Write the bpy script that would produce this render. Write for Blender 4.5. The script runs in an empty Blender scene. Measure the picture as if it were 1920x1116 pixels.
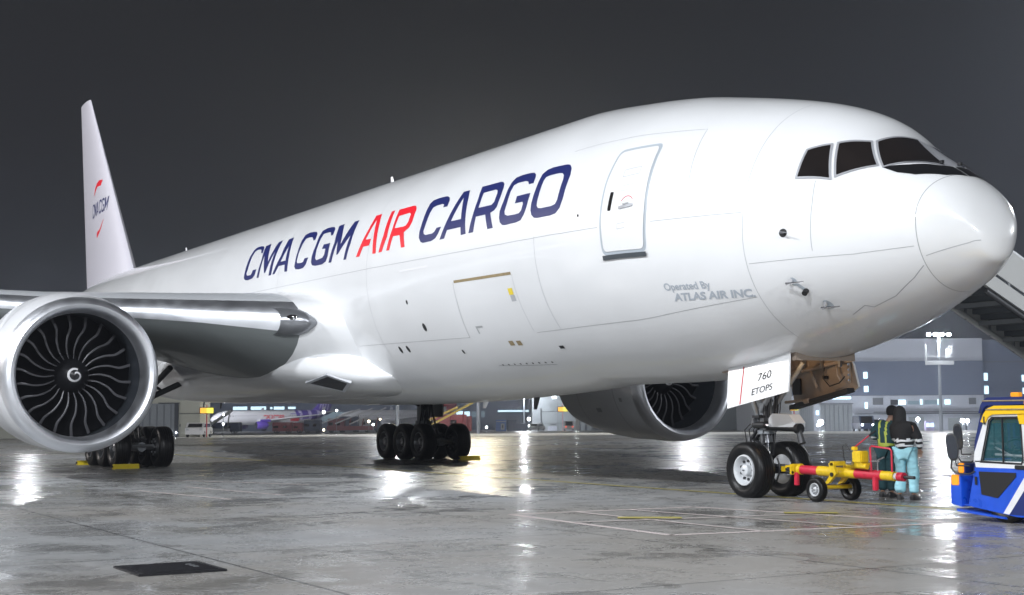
import bpy, bmesh, math, random
import numpy as np
from mathutils import Vector, Matrix, noise
random.seed(7)
PI = math.pi
sc = bpy.context.scene

# ------------------------------------------------------------------ camera
CAM = Vector((15.5625, -18.4604, 1.6429)); YAW, PITCH, ROLL, FPX = 1.038955, 0.0823413, -0.0066514, 2649.08
_F = Vector((-math.sin(YAW)*math.cos(PITCH), math.cos(YAW)*math.cos(PITCH), math.sin(PITCH)))
_R0 = Vector((math.cos(YAW), math.sin(YAW), 0)); _U0 = _R0.cross(_F)
_R = _R0*math.cos(ROLL) + _U0*math.sin(ROLL); _U = _U0*math.cos(ROLL) - _R0*math.sin(ROLL)
cd = bpy.data.cameras.new('camera'); cam = bpy.data.objects.new('camera', cd); sc.collection.objects.link(cam)
cam.matrix_world = Matrix(((_R.x, _U.x, -_F.x, CAM.x), (_R.y, _U.y, -_F.y, CAM.y), (_R.z, _U.z, -_F.z, CAM.z), (0, 0, 0, 1)))
cd.sensor_width = 36; cd.lens = FPX/1920*36; cd.clip_start = .1; cd.clip_end = 5000
sc.camera = cam
sc.render.resolution_x, sc.render.resolution_y = 1024, 595

# ------------------------------------------------------------------ world: overcast night sky lit by the airport
W = bpy.data.worlds.new('World'); sc.world = W; W.use_nodes = True
nt = W.node_tree; bg = nt.nodes['Background']
tc = nt.nodes.new('ShaderNodeTexCoord'); sx = nt.nodes.new('ShaderNodeSeparateXYZ'); cr = nt.nodes.new('ShaderNodeValToRGB')
nt.links.new(tc.outputs['Generated'], sx.inputs[0]); nt.links.new(sx.outputs['Z'], cr.inputs['Fac']); nt.links.new(cr.outputs['Color'], bg.inputs['Color'])
cr.color_ramp.elements[0].position = 0.0; cr.color_ramp.elements[0].color = (.085, .098, .135, 1)
cr.color_ramp.elements[1].position = .2; cr.color_ramp.elements[1].color = (.0318, .0305, .0352, 1)
e = cr.color_ramp.elements.new(.07); e.color = (.052, .057, .074, 1)
bg.inputs['Strength'].default_value = .24
sc.view_settings.view_transform = 'Standard'; sc.view_settings.look = 'None'; sc.view_settings.gamma = 1; sc.view_settings.exposure = 0
HAZE = .0009
sc.cycles.max_bounces = 6; sc.cycles.glossy_bounces = 3; sc.cycles.diffuse_bounces = 3; sc.cycles.volume_bounces = 0
sc.cycles.sample_clamp_indirect = 4; sc.cycles.caustics_reflective = False; sc.cycles.caustics_refractive = False
sc.cycles.use_denoising = True

def lamp(name, typ, loc, power, color, target=None, size=1.0, spot=None, parent=None):
    l = bpy.data.lights.new(name, typ); l.energy = power; l.color = color
    if typ == 'AREA': l.shape = 'RECTANGLE'; l.size = size; l.size_y = size*.45
    else: l.shadow_soft_size = size
    if spot: l.spot_size = math.radians(spot); l.spot_blend = .6
    o = bpy.data.objects.new(name, l); sc.collection.objects.link(o); o.location = loc
    if target is not None:
        d = Vector(target)-Vector(loc); o.rotation_euler = d.to_track_quat('-Z', 'Y').to_euler()
    if parent: o.parent = parent
    return o
# apron floodlights behind the photographer, plus unseen floods added to fill hull and crown
COOL = (.93, .96, 1.0)
for (x, y, z), pw, colr, aim in (((34, -62, 42), 66000, COOL, (-12, 0, 3)), ((-34, -62, 42), 64000, COOL, (-24, 0, 3)), ((74, -38, 42), 38000, COOL, (0, -2, 3)),
                                ((-92, -66, 31), 24000, (1, .93, .88), (-55, 0, 8)), ((60, -200, 30), 110000, COOL, (-15, 0, 3)), ((118, -16, 27), 60000, COOL, (-15, 2, 3)),  # last two: unseen floods added to fill the hull and far engine
                                ((10, 105, 34), 22000, COOL, (-10, 0, 6)), ((-60, 110, 34), 22000, COOL, (-35, 0, 6))):  # unseen floods beyond the jet, added to light its crown
    ax = (Vector(aim)-Vector((x, y, z))).cross(Vector((0, 0, 1))).normalized()
    for k in range(4): lamp('apron_or_fill_flood', 'SPOT', Vector((x, y, z))+ax*(k-1.5)*1.3, pw/4*2.4, colr, aim, .35, 110)

# ------------------------------------------------------------------ mesh helpers
class MB:
    def __init__(s): s.v = []; s.f = []; s.m = []; s.sm = []
    def add(s, vs, fs, m=0, sm=False):
        o = len(s.v); s.v += [tuple(v) for v in vs]
        for f in fs: s.f.append([i+o for i in f]); s.m.append(m); s.sm.append(sm)
    def box(s, c, d, m=0, rot=None, bev=0):
        hx, hy, hz = d[0]/2, d[1]/2, d[2]/2
        R = rot if rot is not None else Matrix.Identity(3)
        if bev <= 0:
            vs = [Vector(c)+R@Vector((x*hx, y*hy, z*hz)) for x in (-1, 1) for y in (-1, 1) for z in (-1, 1)]
            s.add(vs, [(0, 1, 3, 2), (4, 6, 7, 5), (0, 4, 5, 1), (2, 3, 7, 6), (0, 2, 6, 4), (1, 5, 7, 3)], m)
        else:
            b = bmesh.new(); bmesh.ops.create_cube(b, size=1)
            for v in b.verts: v.co = Vector((v.co.x*d[0], v.co.y*d[1], v.co.z*d[2]))
            bmesh.ops.bevel(b, geom=b.edges[:], offset=min(bev, min(d)*.45), segments=2, affect='EDGES')
            b.verts.index_update()
            s.add([Vector(c)+R@v.co for v in b.verts], [[v.index for v in f.verts] for f in b.faces], m, False); b.free()
    def ring(s, pts_rings, m=0, sm=True, closed=True, cap=(False, False)):
        n = len(pts_rings[0]); vs = [p for r in pts_rings for p in r]; fs = []
        k = n if closed else n-1
        for i in range(len(pts_rings)-1):
            for j in range(k):
                a, b = i*n+j, i*n+(j+1) % n
                fs.append((a, b, b+n, a+n))
        s.add(vs, fs, m, sm)
        if cap[0]: s.add(pts_rings[0], [list(range(n))[::-1]], m, False)
        if cap[1]: s.add(pts_rings[-1], [list(range(n))], m, False)
    def tube(s, path, r, m=0, n=10, cap=True, sm=True):
        path = [Vector(p) for p in path]; rs = r if isinstance(r, (list, tuple)) else [r]*len(path)
        rings = []; up = None
        for i, p in enumerate(path):
            t = (path[min(i+1, len(path)-1)]-path[max(i-1, 0)]).normalized()
            if up is None: up = Vector((0, 0, 1)) if abs(t.z) < .9 else Vector((1, 0, 0))
            a = t.cross(up).normalized(); b = a.cross(t).normalized(); up = b
            rings.append([p+(a*math.cos(k*2*PI/n)+b*math.sin(k*2*PI/n))*rs[i] for k in range(n)])
        s.ring(rings, m, sm, True, (cap, cap))
    def lathe(s, prof, o, axis='x', n=48, m=0, sm=True, sgn=1, ph=0):
        # prof: (along, radius) pairs
        rings = []
        for a, r in prof:
            R = []
            for k in range(n):
                c, q = math.cos(k*2*PI/n+ph)*r, math.sin(k*2*PI/n+ph)*r
                if axis == 'x': R.append((o[0]+a*sgn, o[1]+c, o[2]+q))
                elif axis == 'y': R.append((o[0]+c, o[1]+a*sgn, o[2]+q))
                else: R.append((o[0]+c, o[1]+q, o[2]+a*sgn))
            rings.append(R)
        s.ring(rings, m, sm)
    def prism(s, poly, a, b, plane='xz', m=0, m2=None):
        # poly in plane, extruded between a and b along the third axis
        def P(u, v, w): return {'xz': (u, w, v), 'xy': (u, v, w), 'yz': (w, u, v)}[plane]
        n = len(poly); A = [P(u, v, a) for u, v in poly]; B = [P(u, v, b) for u, v in poly]
        fs = [(i, (i+1) % n, (i+1) % n+n, i+n) for i in range(n)]
        s.add(A+B, fs, m)
        s.add(A+B, [list(range(n))[::-1], list(range(n, 2*n))], m if m2 is None else m2)
    def build(s, name, mats, parent=None, loc=None, rot=None, auto=None):
        me = bpy.data.meshes.new(name); me.from_pydata(s.v, [], s.f)
        if not isinstance(mats, (list, tuple)): mats = [mats]
        for x in mats: me.materials.append(x)
        me.polygons.foreach_set('material_index', s.m); me.polygons.foreach_set('use_smooth', s.sm)
        bm = bmesh.new(); bm.from_mesh(me)
        bmesh.ops.remove_doubles(bm, verts=bm.verts, dist=.0002)
        bmesh.ops.recalc_face_normals(bm, faces=bm.faces); 
        for e in bm.edges:
            if len(e.link_faces) == 2 and e.calc_face_angle(0) > .7: e.smooth = False
        bm.to_mesh(me); bm.free(); me.update()
        o = bpy.data.objects.new(name, me); sc.collection.objects.link(o)
        if parent: o.parent = parent
        if loc: o.location = loc
        if rot: o.rotation_euler = rot
        return o
def tag(o, label, cat, group=None, kind=None):
    if label: o['label'] = label
    if cat: o['category'] = cat
    if group: o['group'] = group
    if kind: o['kind'] = kind
    return o
def thing(name, label, cat, loc=(0, 0, 0), rz=0, group=None):
    o = bpy.data.objects.new(name, None); sc.collection.objects.link(o); o.location = loc; o.rotation_euler = (0, 0, rz)
    o.empty_display_size = .3
    return tag(o, label, cat, group)
def clone(o, parent=None):
    c = o.copy(); sc.collection.objects.link(c); c.parent = parent
    for ch in list(o.children): clone(ch, c)
    return c
def pchip(x, y, q):
    x = np.asarray(x, float); y = np.asarray(y, float); h = np.diff(x); d = np.diff(y)/h; m = np.zeros(len(x))
    for i in range(1, len(x)-1):
        if d[i-1]*d[i] > 0:
            a = 2*h[i]+h[i-1]; b = h[i]+2*h[i-1]; m[i] = (a+b)/(a/d[i-1]+b/d[i])
    m[0] = ((2*h[0]+h[1])*d[0]-h[0]*d[1])/(h[0]+h[1])
    q = np.clip(np.asarray(q, float), x[0], x[-1]); i = np.clip(np.searchsorted(x, q)-1, 0, len(x)-2); t = (q-x[i])/h[i]
    return (2*t**3-3*t**2+1)*y[i]+(t**3-2*t**2+t)*h[i]*m[i]+(-2*t**3+3*t**2)*y[i+1]+(t**3-t**2)*h[i]*m[i+1]

# ------------------------------------------------------------------ materials
def mat(name, col, rough=.5, metal=0, coat=0, emit=None, es=0, var=0, vscale=3, bump=0, bscale=40, spec=.5, rvar=0, trans=0, alpha=1):
    m = bpy.data.materials.new(name); m.use_nodes = True; n = m.node_tree; b = n.nodes['Principled BSDF']; L = n.links
    b.inputs['Base Color'].default_value = (*col, 1); b.inputs['Roughness'].default_value = rough; b.inputs['Metallic'].default_value = metal
    b.inputs['Coat Weight'].default_value = coat; b.inputs['Coat Roughness'].default_value = .06; b.inputs['Specular IOR Level'].default_value = spec
    if emit: b.inputs['Emission Color'].default_value = (*emit, 1); b.inputs['Emission Strength'].default_value = es
    if trans: b.inputs['Transmission Weight'].default_value = trans
    if alpha < 1: b.inputs['Alpha'].default_value = alpha
    if var or bump or rvar:
        t = n.nodes.new('ShaderNodeTexCoord'); z = n.nodes.new('ShaderNodeTexNoise'); z.inputs['Scale'].default_value = vscale; z.inputs['Detail'].default_value = 6
        L.new(t.outputs['Object'], z.inputs['Vector'])
        if var:
            mx = n.nodes.new('ShaderNodeMix'); mx.data_type = 'RGBA'
            mx.inputs['A'].default_value = (*[c*(1-var) for c in col], 1); mx.inputs['B'].default_value = (*[min(1, c*(1+var)) for c in col], 1)
            L.new(z.outputs['Fac'], mx.inputs['Factor']); L.new(mx.outputs['Result'], b.inputs['Base Color'])
        if rvar:
            mr = n.nodes.new('ShaderNodeMapRange'); mr.inputs['From Min'].default_value = .3; mr.inputs['From Max'].default_value = .7
            mr.inputs['To Min'].default_value = max(.02, rough-rvar); mr.inputs['To Max'].default_value = rough+rvar
            L.new(z.outputs['Fac'], mr.inputs['Value']); L.new(mr.outputs['Result'], b.inputs['Roughness'])
        if bump:
            z2 = n.nodes.new('ShaderNodeTexNoise'); z2.inputs['Scale'].default_value = bscale; L.new(t.outputs['Object'], z2.inputs['Vector'])
            bp = n.nodes.new('ShaderNodeBump'); bp.inputs['Strength'].default_value = bump; bp.inputs['Distance'].default_value = .01
            L.new(z2.outputs['Fac'], bp.inputs['Height']); L.new(bp.outputs['Normal'], b.inputs['Normal'])
    return m
M = {}
def mk(k, *a, **kw): M[k] = mat(k, *a, **kw); return M[k]
mk('white_paint', (.80, .81, .82), .34, coat=.8, var=.05, vscale=.9, rvar=.05, bump=.12, bscale=1.6)
mk('panel_line', (.42, .43, .45), .5); mk('panel_line_dark', (.40, .41, .42), .5)
mk('navy_paint', (.004, .012, .115), .4, coat=.1); mk('red_paint', (.78, .006, .02), .4, coat=.1)
mk('grey_letter', (.42, .46, .51), .4); mk('door_frame', (.42, .47, .52), .4); mk('dark_sill', (.05, .06, .07), .6)
mk('window_frame', (.5, .51, .54), .35, metal=.4)
mk('cockpit_glass', (.014, .011, .010), .05, coat=1, spec=.8, var=.9, vscale=1.7); mk('antiglare', (.008, .008, .009), .4)
mk('black', (.006, .006, .007), .5); mk('dark_hole', (.015, .016, .018), .7)
mk('polished', (.82, .84, .88), .42, metal=1, rvar=.05, vscale=2.5)
mk('lip_metal', (.88, .90, .94), .42, metal=1, rvar=.05, vscale=3)
mk('le_dark_metal', (.30, .31, .33), .3, metal=.7)  # dark metal of the fixed leading edge root
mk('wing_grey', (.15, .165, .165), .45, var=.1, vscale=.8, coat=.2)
mk('nacelle', (.78, .79, .81), .35, coat=.5, var=.05, vscale=1)
mk('liner', (.05, .058, .07), .4, metal=.2); mk('fan_black', (.004, .004, .005), .35, spec=.35)
mk('blade_edge', (.11, .11, .12), .4, metal=.2); mk('spinner', (.010, .010, .012), .35)
mk('white_mark', (.8, .8, .82), .4); mk('exhaust', (.12, .11, .10), .4, metal=.8)
mk('tyre', (.004, .004, .0045), .38, bump=.12, bscale=60, rvar=.06, spec=.3); mk('rim_white', (.62, .64, .66), .35, coat=.3, var=.1, vscale=8)
mk('steel', (.33, .34, .36), .32, metal=.8, var=.15, vscale=9); mk('gear_grey', (.25, .27, .29), .4, coat=.3, var=.15, vscale=7)
mk('chrome', (.8, .8, .82), .1, metal=1); mk('dark_metal', (.05, .052, .056), .42, metal=.5); mk('hydraulic', (.02, .02, .022), .35)
mk('primer_tan', (.33, .27, .22), .5, var=.18, vscale=5); mk('placard_red', (.55, .01, .03), .4); mk('placard_yellow', (.8, .62, .05), .5)
mk('rust', (.30, .23, .12), .6, var=.4, vscale=14)
mk('yellow_paint', (.74, .50, .01), .4, coat=.3, var=.35, vscale=14, rvar=.12); mk('tow_red', (.55, .02, .05), .45, var=.35, vscale=14, rvar=.12)
mk('yellow_chock', (.75, .58, .02), .5, var=.15, vscale=6)
GLASS_LIT = {}

# traced outlines of the livery lettering, as (X, z) on the hull or on the fin, metres
GLY={'cargo':[[[(-14.875,5.814),(-14.743,5.778),(-14.307,5.775),(-14.105,5.819),(-14.013,5.908),(-13.904,6.077),(-14.135,6.078),(-14.211,5.997),(-14.316,5.96),(-14.655,5.963),(-14.766,5.999),(-14.819,6.068),(-14.787,6.247),(-14.747,6.517),(-14.676,6.651),(-14.514,6.675),(-14.231,6.678),(-14.123,6.652),(-14.109,6.577),(-13.899,6.571),(-13.906,6.725),(-13.98,6.804),(-14.112,6.852),(-14.247,6.869),(-14.609,6.874),(-14.858,6.858),(-14.975,6.78),(-15.001,6.62),(-15.013,6.297),(-15.032,6.07),(-15.001,5.93)]],[[(-13.879,5.76),(-13.33,6.852),(-13.021,6.847),(-12.91,6.631),(-12.791,6.263),(-12.701,5.993),(-12.611,5.758),(-12.839,5.752),(-12.906,5.949),(-13.564,5.955),(-13.646,5.761)],[(-13.454,6.155),(-13.183,6.691),(-13.047,6.384),(-12.962,6.144)]],[[(-12.479,5.754),(-12.415,6.193),(-12.387,6.514),(-12.444,6.847),(-11.594,6.837),(-11.475,6.819),(-11.367,6.755),(-11.326,6.663),(-11.32,6.451),(-11.358,6.225),(-11.448,6.153),(-11.599,6.12),(-11.374,5.75),(-11.616,5.748),(-11.822,6.107),(-12.249,6.112),(-12.263,5.754)],[(-12.229,6.315),(-12.221,6.491),(-12.225,6.67),(-11.676,6.666),(-11.57,6.635),(-11.532,6.555),(-11.55,6.356),(-11.646,6.305)]],[[(-11.156,5.95),(-11.097,5.84),(-10.981,5.769),(-10.857,5.75),(-10.387,5.753),(-10.201,5.781),(-10.096,5.897),(-10.035,6.029),(-10.003,6.351),(-10.567,6.355),(-10.574,6.196),(-10.247,6.188),(-10.213,6.133),(-10.239,5.996),(-10.318,5.946),(-10.471,5.941),(-10.788,5.949),(-10.921,5.992),(-10.96,6.069),(-10.937,6.231),(-10.922,6.52),(-10.874,6.649),(-10.7,6.68),(-10.382,6.67),(-10.268,6.642),(-10.199,6.57),(-10.005,6.568),(-10.019,6.708),(-10.061,6.776),(-10.17,6.829),(-10.294,6.844),(-10.686,6.853),(-10.905,6.834),(-11.03,6.747),(-11.081,6.606),(-11.112,6.338),(-11.18,6.097)]],[[(-9.837,5.944),(-9.772,5.836),(-9.658,5.763),(-9.527,5.743),(-9.028,5.733),(-8.825,5.756),(-8.694,5.854),(-8.632,6.038),(-8.601,6.542),(-8.661,6.69),(-8.775,6.785),(-8.915,6.817),(-9.428,6.832),(-9.617,6.81),(-9.766,6.731),(-9.805,6.583),(-9.842,6.264),(-9.859,6.086)],[(-9.615,6.014),(-9.543,5.959),(-9.43,5.94),(-9.042,5.934),(-8.894,5.958),(-8.838,6.047),(-8.824,6.476),(-8.861,6.571),(-8.938,6.627),(-9.052,6.647),(-9.396,6.653),(-9.558,6.637),(-9.608,6.553),(-9.623,6.334),(-9.633,6.115)]]],
'cma':[[[(-27.455,6.042),(-27.286,5.943),(-26.977,5.916),(-26.61,5.938),(-26.448,6.03),(-26.418,6.217),(-26.738,6.216),(-26.772,6.116),(-26.846,6.065),(-27.179,6.076),(-27.28,6.143),(-27.274,6.336),(-27.341,6.694),(-27.314,6.869),(-27.163,6.912),(-26.839,6.897),(-26.715,6.865),(-26.59,6.754),(-26.431,6.737),(-26.529,6.903),(-26.679,6.978),(-26.956,7.017),(-27.336,7.018),(-27.518,6.93),(-27.562,6.736),(-27.515,6.359)]],[[(-26.204,5.914),(-26.014,5.912),(-26.114,6.627),(-25.605,6.022),(-25.501,6.02),(-25.241,6.67),(-25.15,5.896),(-24.928,5.895),(-25.071,7.001),(-25.383,6.963),(-25.547,6.361),(-25.824,6.712),(-26.053,6.999),(-26.477,6.964),(-26.218,6.465)]],[[(-24.832,5.904),(-24.633,5.905),(-24.44,6.125),(-23.943,6.125),(-23.829,5.897),(-23.606,5.892),(-23.773,6.369),(-24.144,6.989),(-24.516,6.96),(-24.521,6.445)],[(-24.375,6.254),(-24.161,6.722),(-23.964,6.25)]],[[(-23.082,5.978),(-22.95,5.895),(-22.707,5.866),(-22.347,5.874),(-22.188,5.964),(-22.119,6.159),(-22.407,6.16),(-22.455,6.059),(-22.611,6.046),(-22.899,6.067),(-22.982,6.128),(-23.017,6.364),(-22.993,6.667),(-22.93,6.805),(-22.664,6.811),(-22.416,6.793),(-22.208,6.669),(-22.061,6.681),(-22.143,6.859),(-22.295,6.938),(-22.51,6.963),(-22.903,6.985),(-23.161,6.942),(-23.226,6.784),(-23.153,6.414)]],[[(-21.823,5.998),(-21.684,5.888),(-21.45,5.849),(-20.932,5.844),(-20.703,5.906),(-20.646,6.052),(-20.742,6.436),(-21.208,6.436),(-21.236,6.311),(-20.969,6.296),(-20.934,6.115),(-21.019,6.039),(-21.435,6.012),(-21.557,6.075),(-21.637,6.326),(-21.641,6.658),(-21.578,6.792),(-21.326,6.798),(-21.073,6.786),(-20.898,6.661),(-20.779,6.675),(-20.833,6.844),(-20.979,6.925),(-21.182,6.95),(-21.528,6.953),(-21.815,6.909),(-21.86,6.736),(-21.829,6.451),(-21.863,6.175)]],[[(-20.485,5.841),(-20.293,5.839),(-20.211,6.445),(-20.023,6.016),(-19.92,6.038),(-19.418,6.507),(-19.459,5.821),(-19.285,5.823),(-19.222,6.252),(-19.281,6.91),(-19.566,6.906),(-19.931,6.297),(-20.028,6.56),(-20.289,6.924),(-20.63,6.914),(-20.421,6.401)]]],
'air':[[[(-18.637,5.817),(-18.413,5.811),(-18.288,6.063),(-17.926,6.056),(-17.891,6.234),(-18.241,6.245),(-17.986,6.763),(-17.833,6.436),(-17.68,6.036),(-17.605,5.802),(-17.398,5.793),(-17.508,6.144),(-17.649,6.543),(-17.828,6.897),(-18.173,6.896),(-18.264,6.552)]],[[(-17.24,5.796),(-17.04,5.797),(-16.899,6.17),(-17.029,6.889),(-17.228,6.883),(-17.146,6.229)]],[[(-16.778,5.797),(-16.601,5.791),(-16.534,6.144),(-16.149,6.13),(-15.928,5.787),(-15.724,5.781),(-15.939,6.183),(-15.691,6.275),(-15.619,6.419),(-15.664,6.748),(-15.794,6.843),(-15.92,6.867),(-16.766,6.873),(-16.705,6.366)],[(-16.58,6.357),(-16.58,6.68),(-15.972,6.686),(-15.88,6.637),(-15.863,6.434),(-15.94,6.351),(-16.102,6.34)]]],
'sw':[[[(-56.521,13.715),(-57.12,13.764),(-57.551,13.649),(-57.854,13.449),(-58.019,13.081),(-57.955,13.073),(-57.655,13.323),(-57.413,13.467),(-56.787,13.442)]],[[(-57.103,10.77),(-56.917,10.781),(-56.497,10.957),(-56.144,11.171),(-55.745,11.566),(-55.806,11.574),(-56.154,11.331),(-56.507,11.118),(-56.999,11.063),(-57.114,10.932)]]]}

# ------------------------------------------------------------------ the aircraft (nose tip at X=-0.07, aft is -X, right side is -Y)
DX = -.07; ZC = 5.382
KX = [0, .06, .25, .6, 1, 1.5, 2, 2.5, 3, 3.6, 4.3, 5, 6, 7, 8.5, 10.5]
KT = [4.42, 4.705, 5.108, 5.513, 5.783, 6.106, 6.457, 6.886, 7.14, 7.357, 7.554, 7.724, 7.942, 8.140, 8.327, 8.482]
KB = [4.42, 4.12, 3.981, 3.756, 3.58, 3.389, 3.215, 3.051, 2.914, 2.766, 2.631, 2.493, 2.385, 2.32, 2.284, 2.282]
KW = [0, .344, .666, 1.011, 1.258, 1.542, 1.794, 2.012, 2.174, 2.339, 2.541, 2.699, 2.869, 2.994, 3.084, 3.1]
KM = [4.42, 4.5, 4.7, 4.85, 4.857, 4.806, 4.756, 4.729, 4.743, 4.797, 4.898, 4.985, 5.122, 5.244, 5.339, 5.382]
AX = [10.5, 42, 46, 50, 54, 58, 61, 63.2]
AT = [8.482, 8.482, 8.482, 8.47, 8.4, 8.22, 7.98, 7.7]; AB = [2.282, 2.282, 2.62, 3.4, 4.45, 5.55, 6.3, 6.85]
AW = [3.1, 3.1, 3.03, 2.75, 2.25, 1.5, .8, .15]; AM = [5.382, 5.382, 5.45, 5.75, 6.2, 6.75, 7.1, 7.3]
KU = np.sqrt(KX); _XS = np.concatenate([np.linspace(0, math.sqrt(10.5), 400)**2, np.linspace(10.6, 63.2, 600)])
def _tab(k, a):
    lo = _XS <= 10.5+1e-9
    return np.concatenate([pchip(KU, k, np.sqrt(_XS[lo])), pchip(AX, a, _XS[~lo])])
TT, TB, TW, TM = _tab(KT, AT), _tab(KB, AB), _tab(KW, AW), _tab(KM, AM)
def sect(x):
    if x < 10.5:
        u = math.sqrt(max(x, 0))/math.sqrt(10.5)*399; i = min(int(u), 398); t = u-i
    else:
        i = min(max(int(np.searchsorted(_XS, x))-1, 399), len(_XS)-2); t = (x-_XS[i])/(_XS[i+1]-_XS[i])
    return [float(a[i]*(1-t)+a[i+1]*t) for a in (TT, TB, TW, TM)]
def S(x, th, off=0.0):
    t, b, w, m = sect(x); s, c = math.sin(th), math.cos(th)
    P = Vector((DX-x, -w*c, m+((t-m) if s > 0 else (m-b))*s))
    if off:
        e = .01; A = S(x+e, th)-S(max(x-e, 0), th); B = S(x, th+e)-S(x, th-e); n = A.cross(B).normalized()
        if n.dot(Vector((0, P.y, P.z-m))) < 0: n = -n
        P = P+n*off
    return P
def th_z(x, z):
    t, b, w, m = sect(x); h = (t-m) if z > m else (m-b)
    return math.asin(max(-1, min(1, (z-m)/h)))
def xz(p): x = DX-p[0]; return (x, th_z(x, p[1]))          # (X, z) on the right side -> (x, theta)
def p3(X, Y, z):
    x = DX-X; t, b, w, m = sect(x); h = (t-m) if z > m else (m-b); return (x, math.atan2((z-m)/h, -Y/w))
def fillet(poly, r, n=5):
    out = []; N = len(poly); V = [Vector(p) for p in poly]
    for i in range(N):
        a, b, c = V[i-1], V[i], V[(i+1) % N]; u = (a-b); w = (c-b); rr = min(r, u.length*.45, w.length*.45)
        A = b+u.normalized()*rr; C = b+w.normalized()*rr
        for k in range(n+1):
            t = k/n; out.append(tuple(A*(1-t)**2+b*2*t*(1-t)+C*t*t))
    return out
def flat_fill(loops, L):
    b = bmesh.new()
    for lp in loops:
        vs = [b.verts.new((p[0], p[1], 0)) for p in lp]
        for i in range(len(vs)): b.edges.new((vs[i], vs[(i+1) % len(vs)]))
    bmesh.ops.triangle_fill(b, use_beauty=True, edges=b.edges[:])
    for _ in range(7):
        lg = [e for e in b.edges if e.calc_length() > L]
        if not lg: break
        bmesh.ops.subdivide_edges(b, edges=lg, cuts=1)
        bmesh.ops.triangulate(b, faces=[f for f in b.faces if len(f.verts) > 3])
    b.verts.index_update(); r = [tuple(v.co.xy) for v in b.verts], [[v.index for v in f.verts] for f in b.faces]
    b.free(); return r
def decal(mb, loops, m, off=.004, L=.16, K=2.6, rnd=0):
    # loops: lists of (x, theta); filled, subdivided and laid on the hull
    lp = [[(p[0], p[1]*K) for p in l] for l in loops]
    if rnd: lp = [fillet(l, rnd) for l in lp]
    vs, fs = flat_fill(lp, L)
    mb.add([S(x, t/K, off) for x, t in vs], fs, m, True)
def line(mb, pts, m, w=.012, off=.003, step=.12):
    # a seam: ribbon on the hull along (x, theta) points
    P = []
    for (a, b), (c, d) in zip(pts[:-1], pts[1:]):
        k = max(1, int(math.hypot(c-a, (d-b)*2.8)/step))
        P += [(a+(c-a)*i/k, b+(d-b)*i/k) for i in range(k)]
    P.append(pts[-1]); Q = [S(x, t, off) for x, t in P]; A = []; B = []
    for i, (x, t) in enumerate(P):
        d = (Q[min(i+1, len(Q)-1)]-Q[max(i-1, 0)]).normalized(); n = (S(x, t, .05)-S(x, t, 0)).normalized(); s = d.cross(n)*w/2
        A.append(Q[i]+s); B.append(Q[i]-s)
    n = len(Q); mb.add(A+B, [(i, i+1, n+i+1, n+i) for i in range(n-1)], m, True)

plane = thing('cargo_aircraft', 'large white twin-engine cargo jet parked on the wet apron, nose to the right', 'aircraft')

# --- fuselage with its livery and seams
fz = MB(); NS = 120
xs = list(np.linspace(0.91**.5, math.sqrt(10.5), 60)**2)+list(np.linspace(11.3, 42, 30))+list(np.linspace(43, 63.2, 30))
def radx(th):  # radome seam
    z = sect(.9)[3]+math.sin(th)*1.0; return .84-.083*(z-4.2)
rings = []
for i, x in enumerate(xs):
    R = []
    for k in range(NS):
        th = k*2*PI/NS
        xx = x if i > 3 else x + (radx(th)-xs[0])*(1-i/4)
        R.append(S(xx, th))
    rings.append(R)
fz.ring(rings, 0, True, True, (False, True))
keep = []
for f in range(len(fz.f)):
    c = [sum(fz.v[i][k] for i in fz.f[f])/len(fz.f[f]) for k in (0, 1, 2)]
    if not (-6.3 < c[0] < -4.35 and abs(c[1]) < .72 and c[2] < 3.2): keep.append(f)
fz.f = [fz.f[i] for i in keep]; fz.m = [fz.m[i] for i in keep]; fz.sm = [fz.sm[i] for i in keep]
# titles
for g in GLY['cma']+GLY['cargo']: decal(fz, [[xz(p) for p in l] for l in g], 1)
for g in GLY['air']: decal(fz, [[xz(p) for p in l] for l in g], 2)
# seams
def zl(a, b, k=8): return [xz((a[0]+(b[0]-a[0])*i/k, a[1]+(b[1]-a[1])*i/k)) for i in range(k+1)]
line(fz, zl((-52, 5.6), (-17.6, 5.43), 20)+zl((-17, 5.42), (-8.8, 5.32), 8)+zl((-8.6, 5.31), (-7.36, 5.29), 2), 3)
line(fz, zl((-5.85, 5.24), (-3.78, 5.18), 5), 3)
line(fz, zl((-19.4, 3.5), (-13.45, 3.44)), 4, .010); line(fz, zl((-10.66, 3.41), (-6.9, 3.46))+zl((-6.5, 3.48), (-3.81, 3.69)), 4, .010)
line(fz, [(3.68+.07*0, math.radians(d)) for d in range(-62, 75, 4)], 3, .010)
line(fz, zl((-3.7, 4.26), (-1.9, 4.28))+zl((-1.83, 4.28), (-.95, 4.35)), 4, .010)
line(fz, [xz(p) for p in ((-2.47, 5.6), (-2.44, 5.2), (-2.44, 4.84), (-2.45, 4.38))], 3)
line(fz, [xz(p) for p in ((-9.63, 5.36), (-9.65, 4.4), (-9.67, 3.95), (-9.67, 3.42))], 3)
line(fz, [xz(p) for p in ((-2.46, 3.32), (-2.15, 3.46), (-2.06, 3.43), (-1.62, 3.59), (-1.17, 3.86), (-.94, 4.04))], 3, .018)
line(fz, [xz(p) for p in ((-8.9, 7.1), (-7.44, 7.12), (-5.24, 6.98), (-5.11, 6.33), (-5.02, 5.8))], 3)
for X in (-17.9, -24.3, -31, -37.5): line(fz, [(DX-X, math.radians(d)) for d in range(-40, 92, 6)], 3, .01)
line(fz, [xz(p) for p in ((-13.2, 2.78), (-11.0, 2.74))], 4, .02)
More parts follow.
